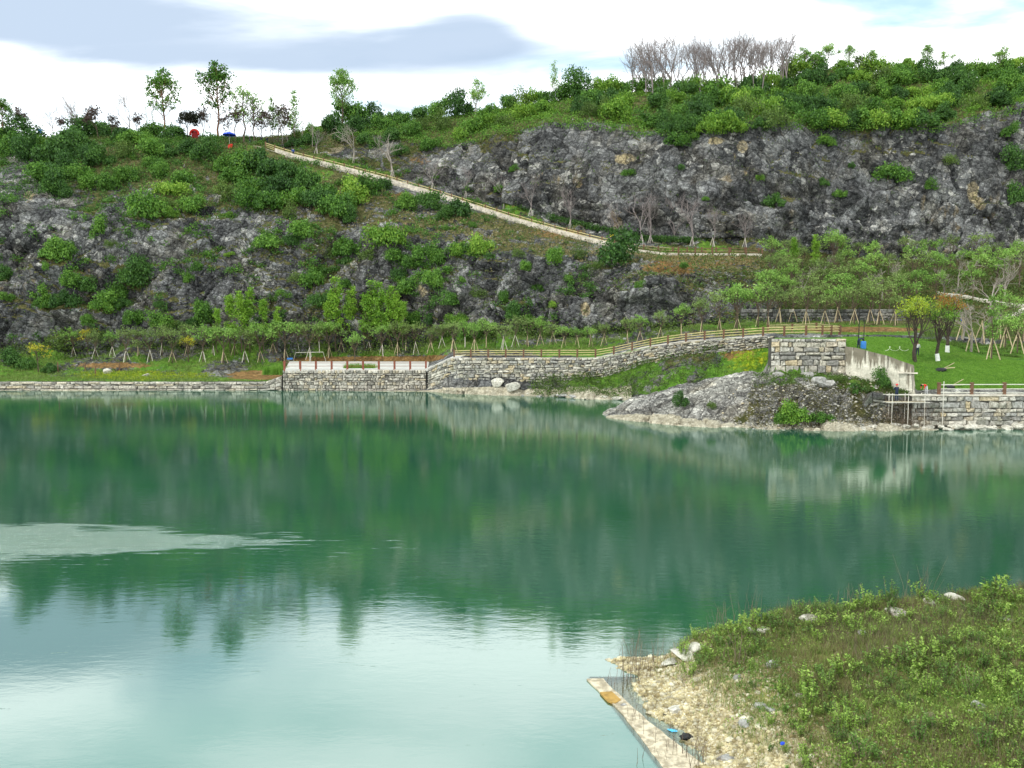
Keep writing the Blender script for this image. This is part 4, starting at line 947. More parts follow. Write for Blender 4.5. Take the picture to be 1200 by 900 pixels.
scatter_stuff('rock_weeds', M['dry_green'], picker((PARg > 5.1) & (PARg < 12)), 4500, .16, .35, 7, 'small weeds growing in cracks of the rock')
scatter_stuff('ledge_grass', M['leaf_dark'], picker((brown > .3) & (PARg > 5) & (PARg < 12.2)), 1800, .22, .5, 9, 'dark green low growth tucked in the rock ledges')
terrm = (PARg > 3.05) & (PARg < 4.95) & ((PARg > 4.02) | (pxv < 330))
scatter_stuff('terrace_grass', M['near_green'], picker(terrm & (green > .4) & (soil < .3)), 9000, .1, .35, 5, 'green grass on the lakeside terrace', True)
scatter_stuff('yellow_flowers', M['yflower'], picker((yel > .42)), 1100, .11, .28, 6, 'yellow flowering ground cover on the terrace and bank', True)
scatter_stuff('foot_brush', M['dry_green'], picker((PARg > 4.75) & (PARg < 5.15) & (pxv < 900)), 2600, .22, .8, 12, 'olive undergrowth along the foot of the cliffs')
scatter_stuff('shore_scrub', M['dry_green'], picker((PARg > 1.1) & (PARg < 2.2) & (pxv > 625) & (pxv < 850)), 1500, .16, .5, 12, 'weedy scrub on the bank below the curved stone wall')
scatter_stuff('slope_scrub', M['dry_green'], picker((PARg > 5.) & (PARg < 10) & (pxv > 890)), 4500, .2, .6, 9, 'undergrowth beneath the plantation trees')
scatter_stuff('path_scrub', M['straw'], picker((PARg > 7.1) & (PARg < 7.85) & (pxv > 330) & (pxv < 900)), 2200, .16, .4, 6, 'straw coloured grass under the edge of the sloping path', True)
PPx, PPy = proj(Pp)
def pk2(mask):
    idx = np.where(mask & (PPx < 1240))[0]
    return lambda: Pp[idx[rng.integers(len(idx))]]+rng.normal(size=3)*np.array([.15, .15, 0])
scatter_stuff('lawn_grass', M['fresh'], pk2((g > .75) & (PR > 4.95)), 30000, .045, .12, 4, 'short bright green lawn grass', True)
scatter_stuff('wallfoot_weeds', M['dry_green'], pk2((PPx > 885) & (PPx < 1065) & (PR > 3) & (PR < 4)), 900, .1, .3, 10, 'weeds on the ledge in front of the stone wall')
scatter_stuff('shore_weeds', M['dry'], pk2((PPx > 880) & (PPx < 1075) & (PR > 2.0) & (PR < 3.2)), 1900, .1, .28, 9, 'brown weeds on the rubble slope above the shore')
scatter_stuff('shore_twigs', M['twig'], pk2((PPx > 1038) & (PPx < 1105) & (PR > 1.6) & (PR < 2.8)), 260, .035, 1.0, 9, 'reddish brown bare brushwood under the scaffold', True)
scatter_stuff('rough_grass', M['dry_green'], pk2((PR > 7.0) & (PPx > 1080)), 2500, .1, .35, 6, 'rough grass on the slope above the lawn', True)

# ------------------------------------------------------------------ stone walls
def stone_wall(name, pts, zb, zt, mat, course=(.32, .5), width=(.4, 1.1), label='', thick=.6, batter=.0, seed=1, group=None):
    """pts: plan polyline (left to right seen from the lake); zb/zt arrays of base and top heights at pts"""
    r = np.random.default_rng(seed); pts = np.array(pts, float); seg = np.linalg.norm(np.diff(pts, axis=0), axis=1); cum = np.concatenate([[0], np.cumsum(seg)]); L = cum[-1]
    mb = MB(); H = max(np.array(zt)-np.array(zb)); nC = max(1, int(round(H/np.mean(course)))); fr = np.cumsum(r.uniform(.5, 1.5, nC)); fr = np.concatenate([[0], fr/fr[-1]])
    def at_s(s): return np.array([np.interp(s, cum, pts[:, 0]), np.interp(s, cum, pts[:, 1])]), np.interp(s, cum, zb), np.interp(s, cum, zt)
    for c in range(nC):
        s = -r.uniform(0, .4)
        while s < L:
            w_ = r.uniform(*width)*r.choice([.6, .85, 1, 1, 1.3, 1.6]); s0, s1 = max(s, 0), min(s+w_, L); s += w_
            if s1-s0 < .15: continue
            g_ = .03; top_j = r.normal()*.035 if c < nC-1 else 0
            Vf = []
            a0, b0, c0 = at_s(s0+g_); a1, b1, c1 = at_s(s1-g_)
            z00 = b0+(c0-b0)*fr[c]+g_*.7; z01 = b0+(c0-b0)*fr[c+1]-g_*.7+top_j; z10 = b1+(c1-b1)*fr[c]+g_*.7; z11 = b1+(c1-b1)*fr[c+1]-g_*.7+top_j
            if min(z01-z00, z11-z10) < .06: continue
            tl = r.normal()*.05; z00 += r.normal()*.03; z10 += r.normal()*.03; z01 += tl*(c < nC-1); z11 -= tl*(c < nC-1)
            d = unit(a1-a0); nrm = np.array([d[1], -d[0]])
            out = r.uniform(.0, .16)
            def P3(a, z, o): 
                k = batter*(z-b0); q_ = a+nrm*(o-k); return (q_[0], q_[1], z)
            j = lambda: r.normal()*.055
            base = [P3(a0, z00, -.25), P3(a1, z10, -.25), P3(a1, z11, -.25), P3(a0, z01, -.25)]
            mid = [P3(a0+d*j()*.5, z00+j()*.5, .0), P3(a1+d*j()*.5, z10+j()*.5, .0), P3(a1+d*j()*.5, z11+j()*.5, .0), P3(a0+d*j()*.5, z01+j()*.5, .0)]
            iw = min(.12, (s1-s0)*.2); ih = min(.08, (z01-z00)*.22)
            fr_ = [P3(a0+d*(iw+j()), z00+ih+j()*.6, .08+out), P3(a1-d*(iw+j()), z10+ih+j()*.6, .08+out+j()), P3(a1-d*(iw+j()), z11-ih+j()*.6, .08+out+j()), P3(a0+d*(iw+j()), z01-ih+j()*.6, .08+out)]
            Fc = []
            for A, B in ((0, 4), (4, 8)):
                for q_ in range(4): Fc.append((A+q_, A+(q_+1) % 4, B+(q_+1) % 4, B+q_))
            Fc.append((8, 9, 10, 11)); mb.add(base+mid+fr_, Fc)
    o = ob(name, mb.mesh(name, mat), label=label, cat='wall', group=group)
    # core
    cb = MB(); n = len(pts); V = []
    for i in range(n):
        dd = unit(pts[min(i+1, n-1)]-pts[max(i-1, 0)]); nr_ = np.array([dd[1], -dd[0]])
        for off, z in ((-.05, zb[i]-.6), (-.05-batter*(zt[i]-zb[i]), zt[i]-.05), (-thick-batter*(zt[i]-zb[i]), zt[i]-.05), (-thick, zb[i]-.6)):
            q_ = pts[i]+nr_*off; V.append((q_[0], q_[1], z))
    Fc = []
    for i in range(n-1):
        for k in range(4): Fc.append((i*4+k, (i+1)*4+k, (i+1)*4+(k+1) % 4, i*4+(k+1) % 4))
    Fc.append((0, 1, 2, 3)); Fc.append(tuple((n-1)*4+k for k in (3, 2, 1, 0)))
    cb.add(V, Fc); ob('mortar', cb.mesh('mortar', M['mortar']), o)
    return o
def walls_from_keys(kb, kt, x0, x1, step=8, dy=-.15):
    xs_ = np.linspace(x0, x1, max(2, int((x1-x0)/step)+1)); pb, db = row_interp(kb, xs_); ptp, dt = row_interp(kt, xs_)
    pts, zb, zt = [], [], []
    for a, b, c, e, f2 in zip(xs_, pb, db, ptp, dt):
        d_ = max(c, 0)+.1; p_ = at(a, b, d_); q_ = at(a, e, d_); pts.append((p_[0], p_[1]+dy)); zb.append(p_[2]); zt.append(q_[2])
    return pts, zb, zt
pts, zb, zt = walls_from_keys(R2, R3, -200, 331, 20); zb = [-.3]*len(zb)
stone_wall('stone_wall', pts, zb, zt, M['stone_pale'], (.42, .6), (.6, 1.7), 'long low pale stone wall at the water below the left terrace', seed=2)
pts, zb, zt = walls_from_keys(R2, [(k[0], 433.5, k[2]) for k in R3], 333, 500, 10); pts = [(a, b-.35) for a, b in pts]; zb = [-.3]*len(zb)
stone_wall('stone_wall', pts, zb, zt, M['stone_pale'], (.34, .5), (.35, .9), 'pale rubble stone wall under the paved lakeside platform', seed=3, thick=1.)
PLAT_Z = zt[0]
pts, zb, zt = walls_from_keys([(500, 457, 128.9), (527, 449, 125.2)]+[k for k in R2 if k[0] >= 540], [(500, 433, 128.9), (527, 420, 124.6)]+[k for k in R3 if k[0] >= 540], 502, 905, 9, -.35); pts = [(a_, b2-.3*float(smst(np.array(i_/len(pts)), .4, .7))) for i_, (a_, b2) in enumerate(pts)]; zb = [b-.6 for b in zb]
stone_wall('stone_wall', pts, zb, zt, M['stone_grey'], (.34, .5), (.35, 1.0), 'curved grey stone retaining wall under the rail fence walk', seed=4, thick=.8)
# big block wall
a = at(903, 441, 88.6); b_ = at(990.5, 441, 88.2); tz = at(946, 397, 88.4)[2]
bwp = [(a[0]+(b_[0]-a[0])*k/8, a[1]+(b_[1]-a[1])*k/8-.1) for k in range(9)]
stone_wall('stone_wall', bwp, [a[2]-.5]*9, [tz]*9, M['stone_grey'], (.48, .75), (.55, 1.35), 'big square block wall of grey and tan stones beside the concrete wall', thick=1.2, batter=.03, seed=5)
# right shore wall
a = at(1064, 490, 81.0); xs_ = np.linspace(1068, 1320, 24); pts = [at(x_, 492, 81.1)[:2] for x_ in xs_]
zt_ = at(1100, 464, 81.1)[2]
stone_wall('stone_wall', pts, [.3]*24, [zt_]*24, M['stone_grey'], (.42, .66), (.5, 1.3), 'grey stone shore wall below the lawn with a rail on top', seed=6)
mb = MB(); p0, p1 = np.array(pts[0]), np.array(pts[-1]); mb.box(((p0[0]+p1[0])/2, p0[1]+.18, zt_+.06), (p1[0]-p0[0]+.3, .75, .14))
ob('wall_coping', mb.mesh('wall_coping', M['path_con']), bpy.data.objects['stone_wall.004'])
# dark dry-stacked section left of it
xs_ = np.linspace(1012, 1069, 9); pts = [at(x_, 495, 81.6+.0*x_)[:2] for x_ in xs_]
stone_wall('stacked_stones', pts, [.4]*9, [at(x_, y_, 81.6)[2] for x_, y_ in zip(xs_, [475, 463, 459, 460, 463, 465, 465, 465, 465])], M['stone_dark'], (.4, .65), (.5, 1.2), 'dark tumbled dry stone stack under the concrete wall', seed=7, batter=.15)
# back wall on the upper terrace
xs_ = np.linspace(868, 1064, 20); pts = [at(x_, 377, 134.3)[:2] for x_ in xs_]
stone_wall('stone_wall', pts, [at(x_, 378, 134.3)[2]-.3 for x_ in xs_], [at(x_, 362.5, 134.3)[2] for x_ in xs_], M['stone_dark'], (.4, .6), (.5, 1.3), 'dark stone wall behind the row of staked trees', seed=8)
# low edge wall below the sloping path
def path_wall(x0, x1, seed, label, h=.9):
    xs_ = np.linspace(x0, x1, int((x1-x0)/8)+2); pb, db = row_interp(R7, xs_); P_ = [at(a_, b2, c_) for a_, b2, c_ in zip(xs_, pb, db)]
    return stone_wall('stone_wall', [(p_[0], p_[1]-.55) for p_ in P_], [p_[2]-h-.5 for p_ in P_], [p_[2]-.12 for p_ in P_], M['stone_pale'], (.35, .5), (.4, 1.), label, seed=seed)
path_wall(335, 705, 9, 'low cream stone edging under the sloping white path')
path_wall(742, 893, 10, 'cream stone edging under the level end of the path', 1.1)

# concrete wall
A0 = at(990.8, 441, 88.0); A1 = at(1071, 463, 82.3)
def concrete_wall():
    n = 40; V = []; Fc = []
    tops = np.interp(np.linspace(990.8, 1071, n), [990.8, 1003, 1020, 1040, 1056, 1071], [406, 407.5, 412, 417, 423, 428])
    bots = np.interp(np.linspace(990.8, 1071, n), [990.8, 1015, 1040, 1071], [443, 448, 458, 468])
    m_ = 16
    for i in range(n):
        px = 990.8+(1071-990.8)*i/(n-1); D_ = A0[1]+(A1[1]-A0[1])*i/(n-1); t_ = at(px, tops[i], D_); b2 = at(px, bots[i], D_)
        for j in range(m_):
            f_ = j/(m_-1); p_ = b2*(1-f_)+t_*f_; p_[1] -= (1-f_)*.35 - .12*vnoise(np.array([[px*.2, f_*7., 3.]]), 5)[0]
            V.append(p_)
        V.append(t_+np.array([0, .7, 0])); V.append(np.array([b2[0], D_+.7, b2[2]-1.]))
    k = m_+2
    for i in range(n-1):
        for j in range(k-1): Fc.append((i*k+j, (i+1)*k+j, (i+1)*k+j+1, i*k+j+1))
    Fc.append(tuple(range(k))); Fc.append(tuple((n-1)*k+j for j in range(k))[::-1])
    m, nt = newmat('weathered_concrete'); t = NT(nt); p = t.pos(); x = t.n('ShaderNodeSeparateXYZ', ins={0: p})
    st = t.noise(t.mapping(p, (2.2, 2.2, .22)), 1.1, 6, .65); sp_ = t.noise(p, 5., 6, .7); lg = t.noise(t.mapping(p, (1, 1, .5)), .35, 3)
    top = t.maprange(x.outputs[2], A0[2]-.2, A0[2]+3.2)
    c_ = t.ramp(sp_, [(.3, (.5, .46, .37)), (.7, (.76, .72, .6))])
    right = t.maprange(x.outputs[0], A0[0]+2.5, A0[0]+5.2)
    dk = t.math('ADD', t.math('ADD', t.math('MULTIPLY', top, .65), t.math('MULTIPLY', right, .35)), t.math('MULTIPLY', t.math('SUBTRACT', st, .5), 2.3))
    c_ = t.mix(t.maprange(dk, .12, .5), c_, (.2, .175, .13)); c_ = t.mix(t.math('MULTIPLY', t.maprange(t.noise(t.mapping(p, (3, 3, .2)), 1.4, 5), .57, .66), .7), c_, (.09, .08, .065))
    t.out(t.bsdf(c_, .92, .2, sp_, .6, .05))
    o = ob('concrete_wall', mesh_np('concrete_wall', V, Fc, m), label='stained pale concrete retaining wall sloping down to the lawn', cat='wall')
    mb = MB(); c0 = at(1062, 437, 82.75); mb.box((c0[0]+.1, c0[1]-.05, c0[2]), (1.9, .35, .12), -.6); ob('ledge', mb.mesh('ledge', M['path_con']), o)
concrete_wall()

# ------------------------------------------------------------------ paths, platform
def ribbon(name, L_, R_, mat, lift=.05, kind='structure', thick=.3):
    V = []; Fc = []; n = len(L_)
    for a_, b2 in zip(L_, R_):
        V += [(a_[0], a_[1], a_[2]+lift), (b2[0], b2[1], b2[2]+lift), (b2[0], b2[1], b2[2]+lift-thick), (a_[0], a_[1], a_[2]+lift-thick)]
    for i in range(n-1):
        for k in range(4): Fc.append((i*4+k, (i+1)*4+k, (i+1)*4+(k+1) % 4, i*4+(k+1) % 4))
    Fc += [(0, 1, 2, 3), ((n-1)*4+3, (n-1)*4+2, (n-1)*4+1, (n-1)*4)]
    o = ob(name, mesh_np(name, V, Fc, mat)); o['kind'] = kind; return o
def keyline(keys_, x0, x1, dD=0., n=60):
    xs_ = np.linspace(x0, x1, n); pb, db = row_interp(keys_, xs_); return [at(a_, b2, c_)+np.array([0, dD, 0]) for a_, b2, c_ in zip(xs_, pb, db)]
la = keyline(R7, 296, 722, .1); lb = [p_+np.array([0, 2.0, .1]) for p_ in la]
ribbon('path', la, lb, M['path_con'], .12, thick=.4)
la = keyline(R7, 322, 722, .0); o_ = ribbon('parapet', la, [p_+np.array([0, .35, 0]) for p_ in la], M['path_con'], .95, thick=1.3); del o_['kind']; tag(o_, 'white concrete parapet along the lower edge of the sloping path', 'wall')
la = keyline(R7, 722, 893, -.1); o_ = ribbon('parapet', la, [p_+np.array([0, .35, 0]) for p_ in la], M['path_con'], .45, thick=1.); del o_['kind']; tag(o_, 'low pale kerb wall along the level end of the path', 'wall')
la = keyline(R7, 722, 893, .1); lb = [p_+np.array([0, 1.9, .1]) for p_ in la]
ribbon('path', la, lb, M['path_con'], .12, thick=.4)
xs_ = np.linspace(302, 330, 5)
# lakeside platform and ramp
la = [at(x_, 433.5, 129.1) for x_ in np.linspace(334, 501, 12)]; lb = [np.array([p_[0]*1.1, 145., PLAT_Z+.55]) for p_ in la]
for p_ in la: p_[2] = PLAT_Z
ribbon('platform_paving', la, lb, M['paving'], .14, thick=.5)
la = [at(x_, y_, d_) for x_, y_, d_ in [(498, 433, 129.0), (506, 430, 128.2), (516, 425, 127), (527, 420, 125.3), (540, 419, 124.2)]]; lb = [p_+np.array([.6, 3.2, .25]) for p_ in la]
ribbon('ramp', la, lb, M['paving'], .12, thick=.5)
la = keyline(R3, 540, 900, .2); lb = [p_+np.array([0, 2.2, .02]) for p_ in la]
ribbon('walk', la, lb, M['track'], .06, thick=.3)
tr = [ground(x_, y_) for x_, y_ in [(1100, 345), (1112, 347), (1125, 348), (1137, 350), (1150, 353), (1165, 355), (1180, 358), (1192, 359), (1215, 360)]]
ribbon('track', [p_+np.array([0, -.9, .1]) for p_ in tr], [p_+np.array([0, .9, .5]) for p_ in tr], M['track'], .12, thick=.8)
tr = [ground(x_, y_) for x_, y_ in [(1168, 378), (1180, 374), (1190, 370), (1202, 364), (1215, 360)]]
ribbon('track', [p_+np.array([0, -.8, .1]) for p_ in tr], [p_+np.array([0, .8, .4]) for p_ in tr], M['track'], .12, thick=.8)

# ------------------------------------------------------------------ fences
def fence(name, line, spacing, ph, pw, rails, pmat, rmat, label, railr=.05, cap=False):
    line = np.array(line, float); e = ob(name, None, loc=line[0], label=label, cat='fence'); e.empty_display_size = .2; o0 = line[0]
    seg = np.linalg.norm(np.diff(line[:, :2], axis=0), axis=1); cum = np.concatenate([[0], np.cumsum(seg)]); n = max(1, int(cum[-1]/spacing))
    S = np.linspace(0, cum[-1], n+1); Pz = np.stack([np.interp(S, cum, line[:, k]) for k in range(3)], 1)
    mb = MB(); mb.box((0, 0, ph/2-.15), (pw, pw, ph+.3)); mb.box((0, 0, ph+.04), (pw*1.25, pw*1.25, .07)); pm = mb.mesh('post', pmat)
    for q_ in Pz: 
        o = ob('post', pm, e, loc=q_-o0, rz=random.uniform(-.1, .1))
    for h in rails:
        mb = MB(); mb.tube([q_-o0+np.array([0, 0, h+random.uniform(-.02, .02)]) for q_ in Pz], railr, 5); ob('rail', mb.mesh('rail', rmat), e)
    return e
fence('rail_fence', [p_+np.array([0, 2.3, .1]) for p_ in keyline(R7, 308, 722, 0, 40)], 2.8, 1.9, .26, (.75, 1.2, 1.65), M['post_brown'], M['rail_olive'], 'brown post fence with bamboo rails along the sloping white path', .095)
fence('rail_fence', [p_+np.array([0, 2.2, .1]) for p_ in keyline(R7, 724, 893, 0, 24)], 2.8, 1.7, .28, (.5, 1.0, 1.5), M['post_brown'], M['rail_tan'], 'brown rail fence along the back of the level path end', .05)
fence('rail_fence', [p_+np.array([0, .0, .1]) for p_ in keyline(R7, 795, 893, 0, 14)], 2.8, 1.5, .28, (.6, 1.3), M['post_brown'], M['post_brown'], 'dark brown fence on the lake side of the level path end', .05)
fence('rail_fence', [p_+np.array([0, .35, .05]) for p_ in keyline(R3, 532, 985, 0, 50)], 2.7, 1.2, .24, (.4, .75, 1.08), M['post_brown'], M['rail_olive'], 'long brown post fence with olive rails on top of the curved stone wall', .06)
pf = [np.array([at(x_, 433.5, 129.0)[0], 129.25, PLAT_Z+.14]) for x_ in (333, 346, 357, 375, 394, 413, 431, 451, 476, 499)]
fence('rail_fence', pf, 2.5, 1.25, .3, (.5, 1.0), M['post_red'], M['post_red'], 'red-brown post fence along the edge of the paved platform', .035)
fz = zt_+.13; wl = [(at(x_, 464, 81.4)[0], 81.4, fz) for x_ in (1100, 1330)]
fence('rail_fence', wl, 3.1, 1.15, .26, (.15, .55, 1.0), M['post_brown'], M['rail_white'], 'white rail fence with dark posts on the shore wall by the lawn', .045)
fence('rail_fence', [np.array([at(x_, 383, 118)[0], 118., gz(at(x_, 383, 118)[0], 118.)]) for x_ in np.linspace(900, 985, 9)], 3, 1.1, .24, (.4, .8, 1.05), M['post_brown'], M['rail_tan'], 'short tan rail fence above the big block wall', .05)

# hedge behind the level path
hl = keyline(R8, 612, 930, -1.2, 70)
C = []
for p_ in hl:
    for k in range(190): C.append(p_+np.array([random.uniform(-.9, .9), random.uniform(-.8, .8), random.uniform(-.1, 1.3)*random.uniform(.7, 1)]))
C = np.array(C); V, Fc = leaf_quads(C, unit(rng.normal(size=C.shape)+np.array([0, -.2, .5])), rng.uniform(.6, 1.3, len(C))*.2)
ob('hedge', mesh_np('hedge', V, Fc, M['leaf_dark']), label='low dark green hedge between the path fence and the back cliff', cat='hedge')
# shrubs on the platform
for a_, b2, w_, lb in [(482-60, 432, 10, ''), ]: pass
def tuft(name, pxs_, py, D_, z, label, h=.9, mat='fresh'):
    C = np.array([[at(random.uniform(*pxs_), py, D_)[0], D_+random.uniform(-.6, .6), z] for _ in range(240)])
    A = np.repeat(C, 7, 0)+rng.normal(size=(len(C)*7, 3))*np.array([.15, .15, 0]); m_ = len(A); hh = h*rng.uniform(.5, 1.15, m_); a_ = rng.uniform(0, 3.14, m_)
    dx = np.stack([np.cos(a_), np.sin(a_), 0*a_], 1)*.035; tip = A+np.stack([rng.normal(size=m_)*.15, rng.normal(size=m_)*.15, hh], 1)
    ob(name, mesh_np(name, np.stack([A-dx, A+dx, tip], 1).reshape(-1, 3), np.arange(m_*3).reshape(-1, 3), M[mat]), label=label, cat='grass bed', group='grass beds on the platform')
tuft('grass_bed', (404, 440), 432, 131.5, PLAT_Z+.1, 'tall fresh green grass bed in the middle of the platform')
tuft('grass_bed', (310, 337), 435, 131.8, PLAT_Z-.9, 'fresh green grass bed left of the platform fence', 1.5)

# ------------------------------------------------------------------ rocks
def rock_mesh(seed, mat, sub=3, flat=.7):
    import bmesh
    bm = bmesh.new(); bmesh.ops.create_icosphere(bm, subdivisions=sub, radius=1.)
    r = np.random.default_rng(seed); planes = [(unit(r.normal(size=3)), r.uniform(.55, .85)) for _ in range(9)]
    for v in bm.verts:
        c_ = np.array(v.co)
        for nrm, d_ in planes:
            k = c_@nrm-d_
            if k > 0: c_ = c_-nrm*k
        c_ = c_*(1+.08*vnoise(c_[None]*3+seed, 3)[0]); c_[2] *= flat; v.co = c_
    me_ = bpy.data.meshes.new('boulder'); bm.to_mesh(me_); bm.free(); me_.materials.append(mat); return me_
RK = [rock_mesh(i, M['boulder']) for i in range(4)]; RW = [rock_mesh(10+i, M['boulder_white']) for i in range(5)]
for px, py, r_, s_, lb in [(961, 449, .95, RK, 'grey boulder on the ledge, left one of the close pair'), (972, 451, .85, RK, 'pale upright boulder on the ledge, right one of the close pair'),
                           (946, 442, .8, RK, 'flat boulder leaning at the foot of the block wall'), (911, 441, .75, RK, 'tan boulder at the left foot of the block wall'),
                           (127, 437, 1.0, RW, 'pale tan rock among the yellow flowers on the left terrace'), (171, 441, .7, RW, 'small flat white rock on the left terrace grass'),
                           (583, 450, 1.1, RW, 'pale boulder on the shore below the curved wall'), (600, 455, 1.3, RW, 'low pale rock at the water below the curved wall')]:
    p_ = ground(px, py); ob('boulder', random.choice(s_), label=lb, cat='boulder', loc=(p_[0], p_[1], p_[2]+r_*.15), rz=random.uniform(0, 6), sc=r_)
random.seed(31); lst = []
for k in range(26):
    px = 985+k*8.3+random.uniform(-3, 3); p_ = at(px, 503, 80.2); r_ = random.uniform(.3, .7)
    lst.append((px, ob('shore_rock', random.choice(RW), cat='rock', loc=(p_[0], p_[1]+random.uniform(-.3, .6), random.uniform(.0, .35)), rz=random.uniform(0, 6), sc=(r_*1.4, r_, r_*.8)), ''))
label_row(lst, 'white limestone rock', 'at waterline below lawn wall', 'white rocks at the waterline')
lst = []
for k in range(24):
    px = 545+k*8+random.uniform(-3, 3); D_ = row_interp(R1, [px])[1][0]; p_ = at(px, 462, D_); r_ = random.uniform(.3, .75)
    lst.append((px, ob('shore_rock', random.choice(RW+RK), cat='rock', loc=(p_[0], D_+random.uniform(-.2, 1.2), random.uniform(-.05, .3)), rz=random.uniform(0, 6), sc=(r_*1.6, r_, r_*.7)), ''))
label_row(lst, 'pale shore rock', 'at waterline below curved wall', 'pale rocks below the curved wall')
# scattered rubble (stuff) from numpy icosahedra
def rubble(name, C, S, mat, label):
    ph_ = (1+5**.5)/2; iv = np.array([(-1, ph_, 0), (1, ph_, 0), (-1, -ph_, 0), (1, -ph_, 0), (0, -1, ph_), (0, 1, ph_), (0, -1, -ph_), (0, 1, -ph_), (ph_, 0, -1), (ph_, 0, 1), (-ph_, 0, -1), (-ph_, 0, 1)])/1.9
    fi = np.array([(0, 11, 5), (0, 5, 1), (0, 1, 7), (0, 7, 10), (0, 10, 11), (1, 5, 9), (5, 11, 4), (11, 10, 2), (10, 7, 6), (7, 1, 8), (3, 9, 4), (3, 4, 2), (3, 2, 6), (3, 6, 8), (3, 8, 9), (4, 9, 5), (2, 4, 11), (6, 2, 10), (8, 6, 7), (9, 8, 1)])
    n = len(C); a_ = rng.uniform(0, 6.28, n); V = iv[None]*(1+rng.normal(size=(n, 12, 1))*.18)*rng.uniform(.6, 1.3, (n, 1, 3))*np.array([1, 1, .62])
    x_ = V[:, :, 0]*np.cos(a_)[:, None]-V[:, :, 1]*np.sin(a_)[:, None]; y_ = V[:, :, 0]*np.sin(a_)[:, None]+V[:, :, 1]*np.cos(a_)[:, None]
    V = np.stack([x_, y_, V[:, :, 2]], 2)*S[:, None, None]+C[:, None, :]
    Fc = (fi[None]+(np.arange(n)*12)[:, None, None]).reshape(-1, 3)
    ob(name, mesh_np(name, V.reshape(-1, 3), Fc, mat), label=label, kind='stuff')
idx = np.where((PR > 1.) & (PR < 3.1) & (PPx+30*qq+rng.normal(size=len(PPx))*14 > 870) & (PPx < 1240))[0]; C = Pp[rng.choice(idx, 2600)]+rng.normal(size=(2600, 3))*.12
rubble('shore_rubble', C, rng.uniform(.05, .17, 2600), M['stone_grey'], 'loose pale rubble on the shore below the walls')
idx = np.where((PARg > 5) & (PARg < 8) & (pxv > 280) & (pxv < 900) & (brown > .2))[0]; C = HILLP[rng.choice(idx, 2600)]
rubble('scree', C, rng.uniform(.1, .32, 2600), M['stone_dark'], 'loose broken stones lying on the quarry slope')

# ------------------------------------------------------------------ near bank
def nz(x_, y_): 
    r = BN.ray_cast(Vector((x_, y_, 60)), Vector((0, 0, -1))); return r[0][2] if r[0] is not None else 0
def upos(x_, y_): return x_-(3.35+(23.5-y_)*.235)
C = []; S = []
while len(C) < 20000:
    y_ = random.uniform(14.5, 25.2); u_ = random.expovariate(1/1.6)-.25; x_ = 3.35+(23.5-y_)*.235+u_
    if x_ > 21: continue
    z_ = nz(x_, y_)
    if z_ < -.12: continue
    C.append((x_, y_, z_)); S.append(min(.14, .02*math.exp(random.gauss(.3, .55))))
rubble('gravel', np.array(C), np.array(S), M['rubble'], 'loose yellowish gravel and stones on the near bank')
random.seed(41)
lst = []
for k, (px, py, r_, kind_) in enumerate([(800, 767, .36, 'w'), (816, 759, .3, 'w'), (786, 777, .24, 'w'), (947, 727, .28, 'w'), (880, 741, .25, 'w'), (905, 780, .22, 'g'), (893, 828, .17, 'g'), (902, 832, .12, 'g'), (873, 848, .16, 'g'), (792, 832, .18, 'w'), (1010, 742, .16, 'g'), (1050, 720, .3, 'w'), (1120, 703, .3, 'w'), (1178, 728, .18, 'g'), (1090, 708, .25, 'w'), (938, 816, .14, 'w'), (895, 740, .2, 'w'), (865, 795, .14, 'g'), (850, 890, .18, 'g'), (1148, 828, .2, 'g')]):
    h = hit(px, py, (2,)); p_ = h[0] if h else atz(px, py, .5)
    lst.append((px, ob('bank_stone', random.choice(RW if kind_ == 'w' else RK), cat='stone', loc=(p_[0], p_[1], p_[2]+r_*.1), rz=random.uniform(0, 6), sc=(r_*1.3, r_, r_*.8)), 'pale' if kind_ == 'w' else 'grey'))
label_row(lst, 'loose stone', 'among near bank stones', 'larger stones on the near bank')
# weeds
def weed_mesh(seed, mat, H=.6, stems=6, leaf=.075, per=16):
    r2 = np.random.default_rng(seed); mb = MB(); Cs, Ns = [], []
    for s_ in range(stems):
        a_ = r2.uniform(0, 6.28); ln = r2.uniform(.1, .45); h = H*r2.uniform(.6, 1.1); b0 = np.array([math.cos(a_), math.sin(a_), 0])*r2.uniform(.0, .12)
        e = b0+np.array([math.cos(a_)*ln*h, math.sin(a_)*ln*h, h]); m_ = (b0+e)/2+np.array([0, 0, .04*h]); mb.tube([b0, m_, e], [.006, .005, .003], 3, cap=False)
        for i in range(per):
            f = .25+.75*i/per; c_ = b0*(1-f)+e*f; aa = r2.uniform(0, 6.28); o_ = np.array([math.cos(aa), math.sin(aa), .35]); c_ = c_+o_*leaf*.7
            Cs.append(c_); Ns.append(unit(np.array([-.5*math.cos(aa), -.5*math.sin(aa), 1.])+r2.normal(size=3)*.35))
    V, Fc = leaf_quads(np.array(Cs), np.array(Ns), r2.uniform(.6, 1.3, len(Cs))*leaf, 1.9)
    return mb.mesh('stem', M['twig']), mesh_np('leaves', V, Fc, mat)
WEED = [weed_mesh(i, M['weed'] if i % 3 else M['weed_d'], [.4, .5, .62, .34][i % 4], [9, 11, 13, 10][i % 4], [.038, .05, .043][i % 3], 17) for i in range(10)]
random.seed(43)
cells = []
def weed_ok(px, py):
    return True
wl_ = []
tries = 0
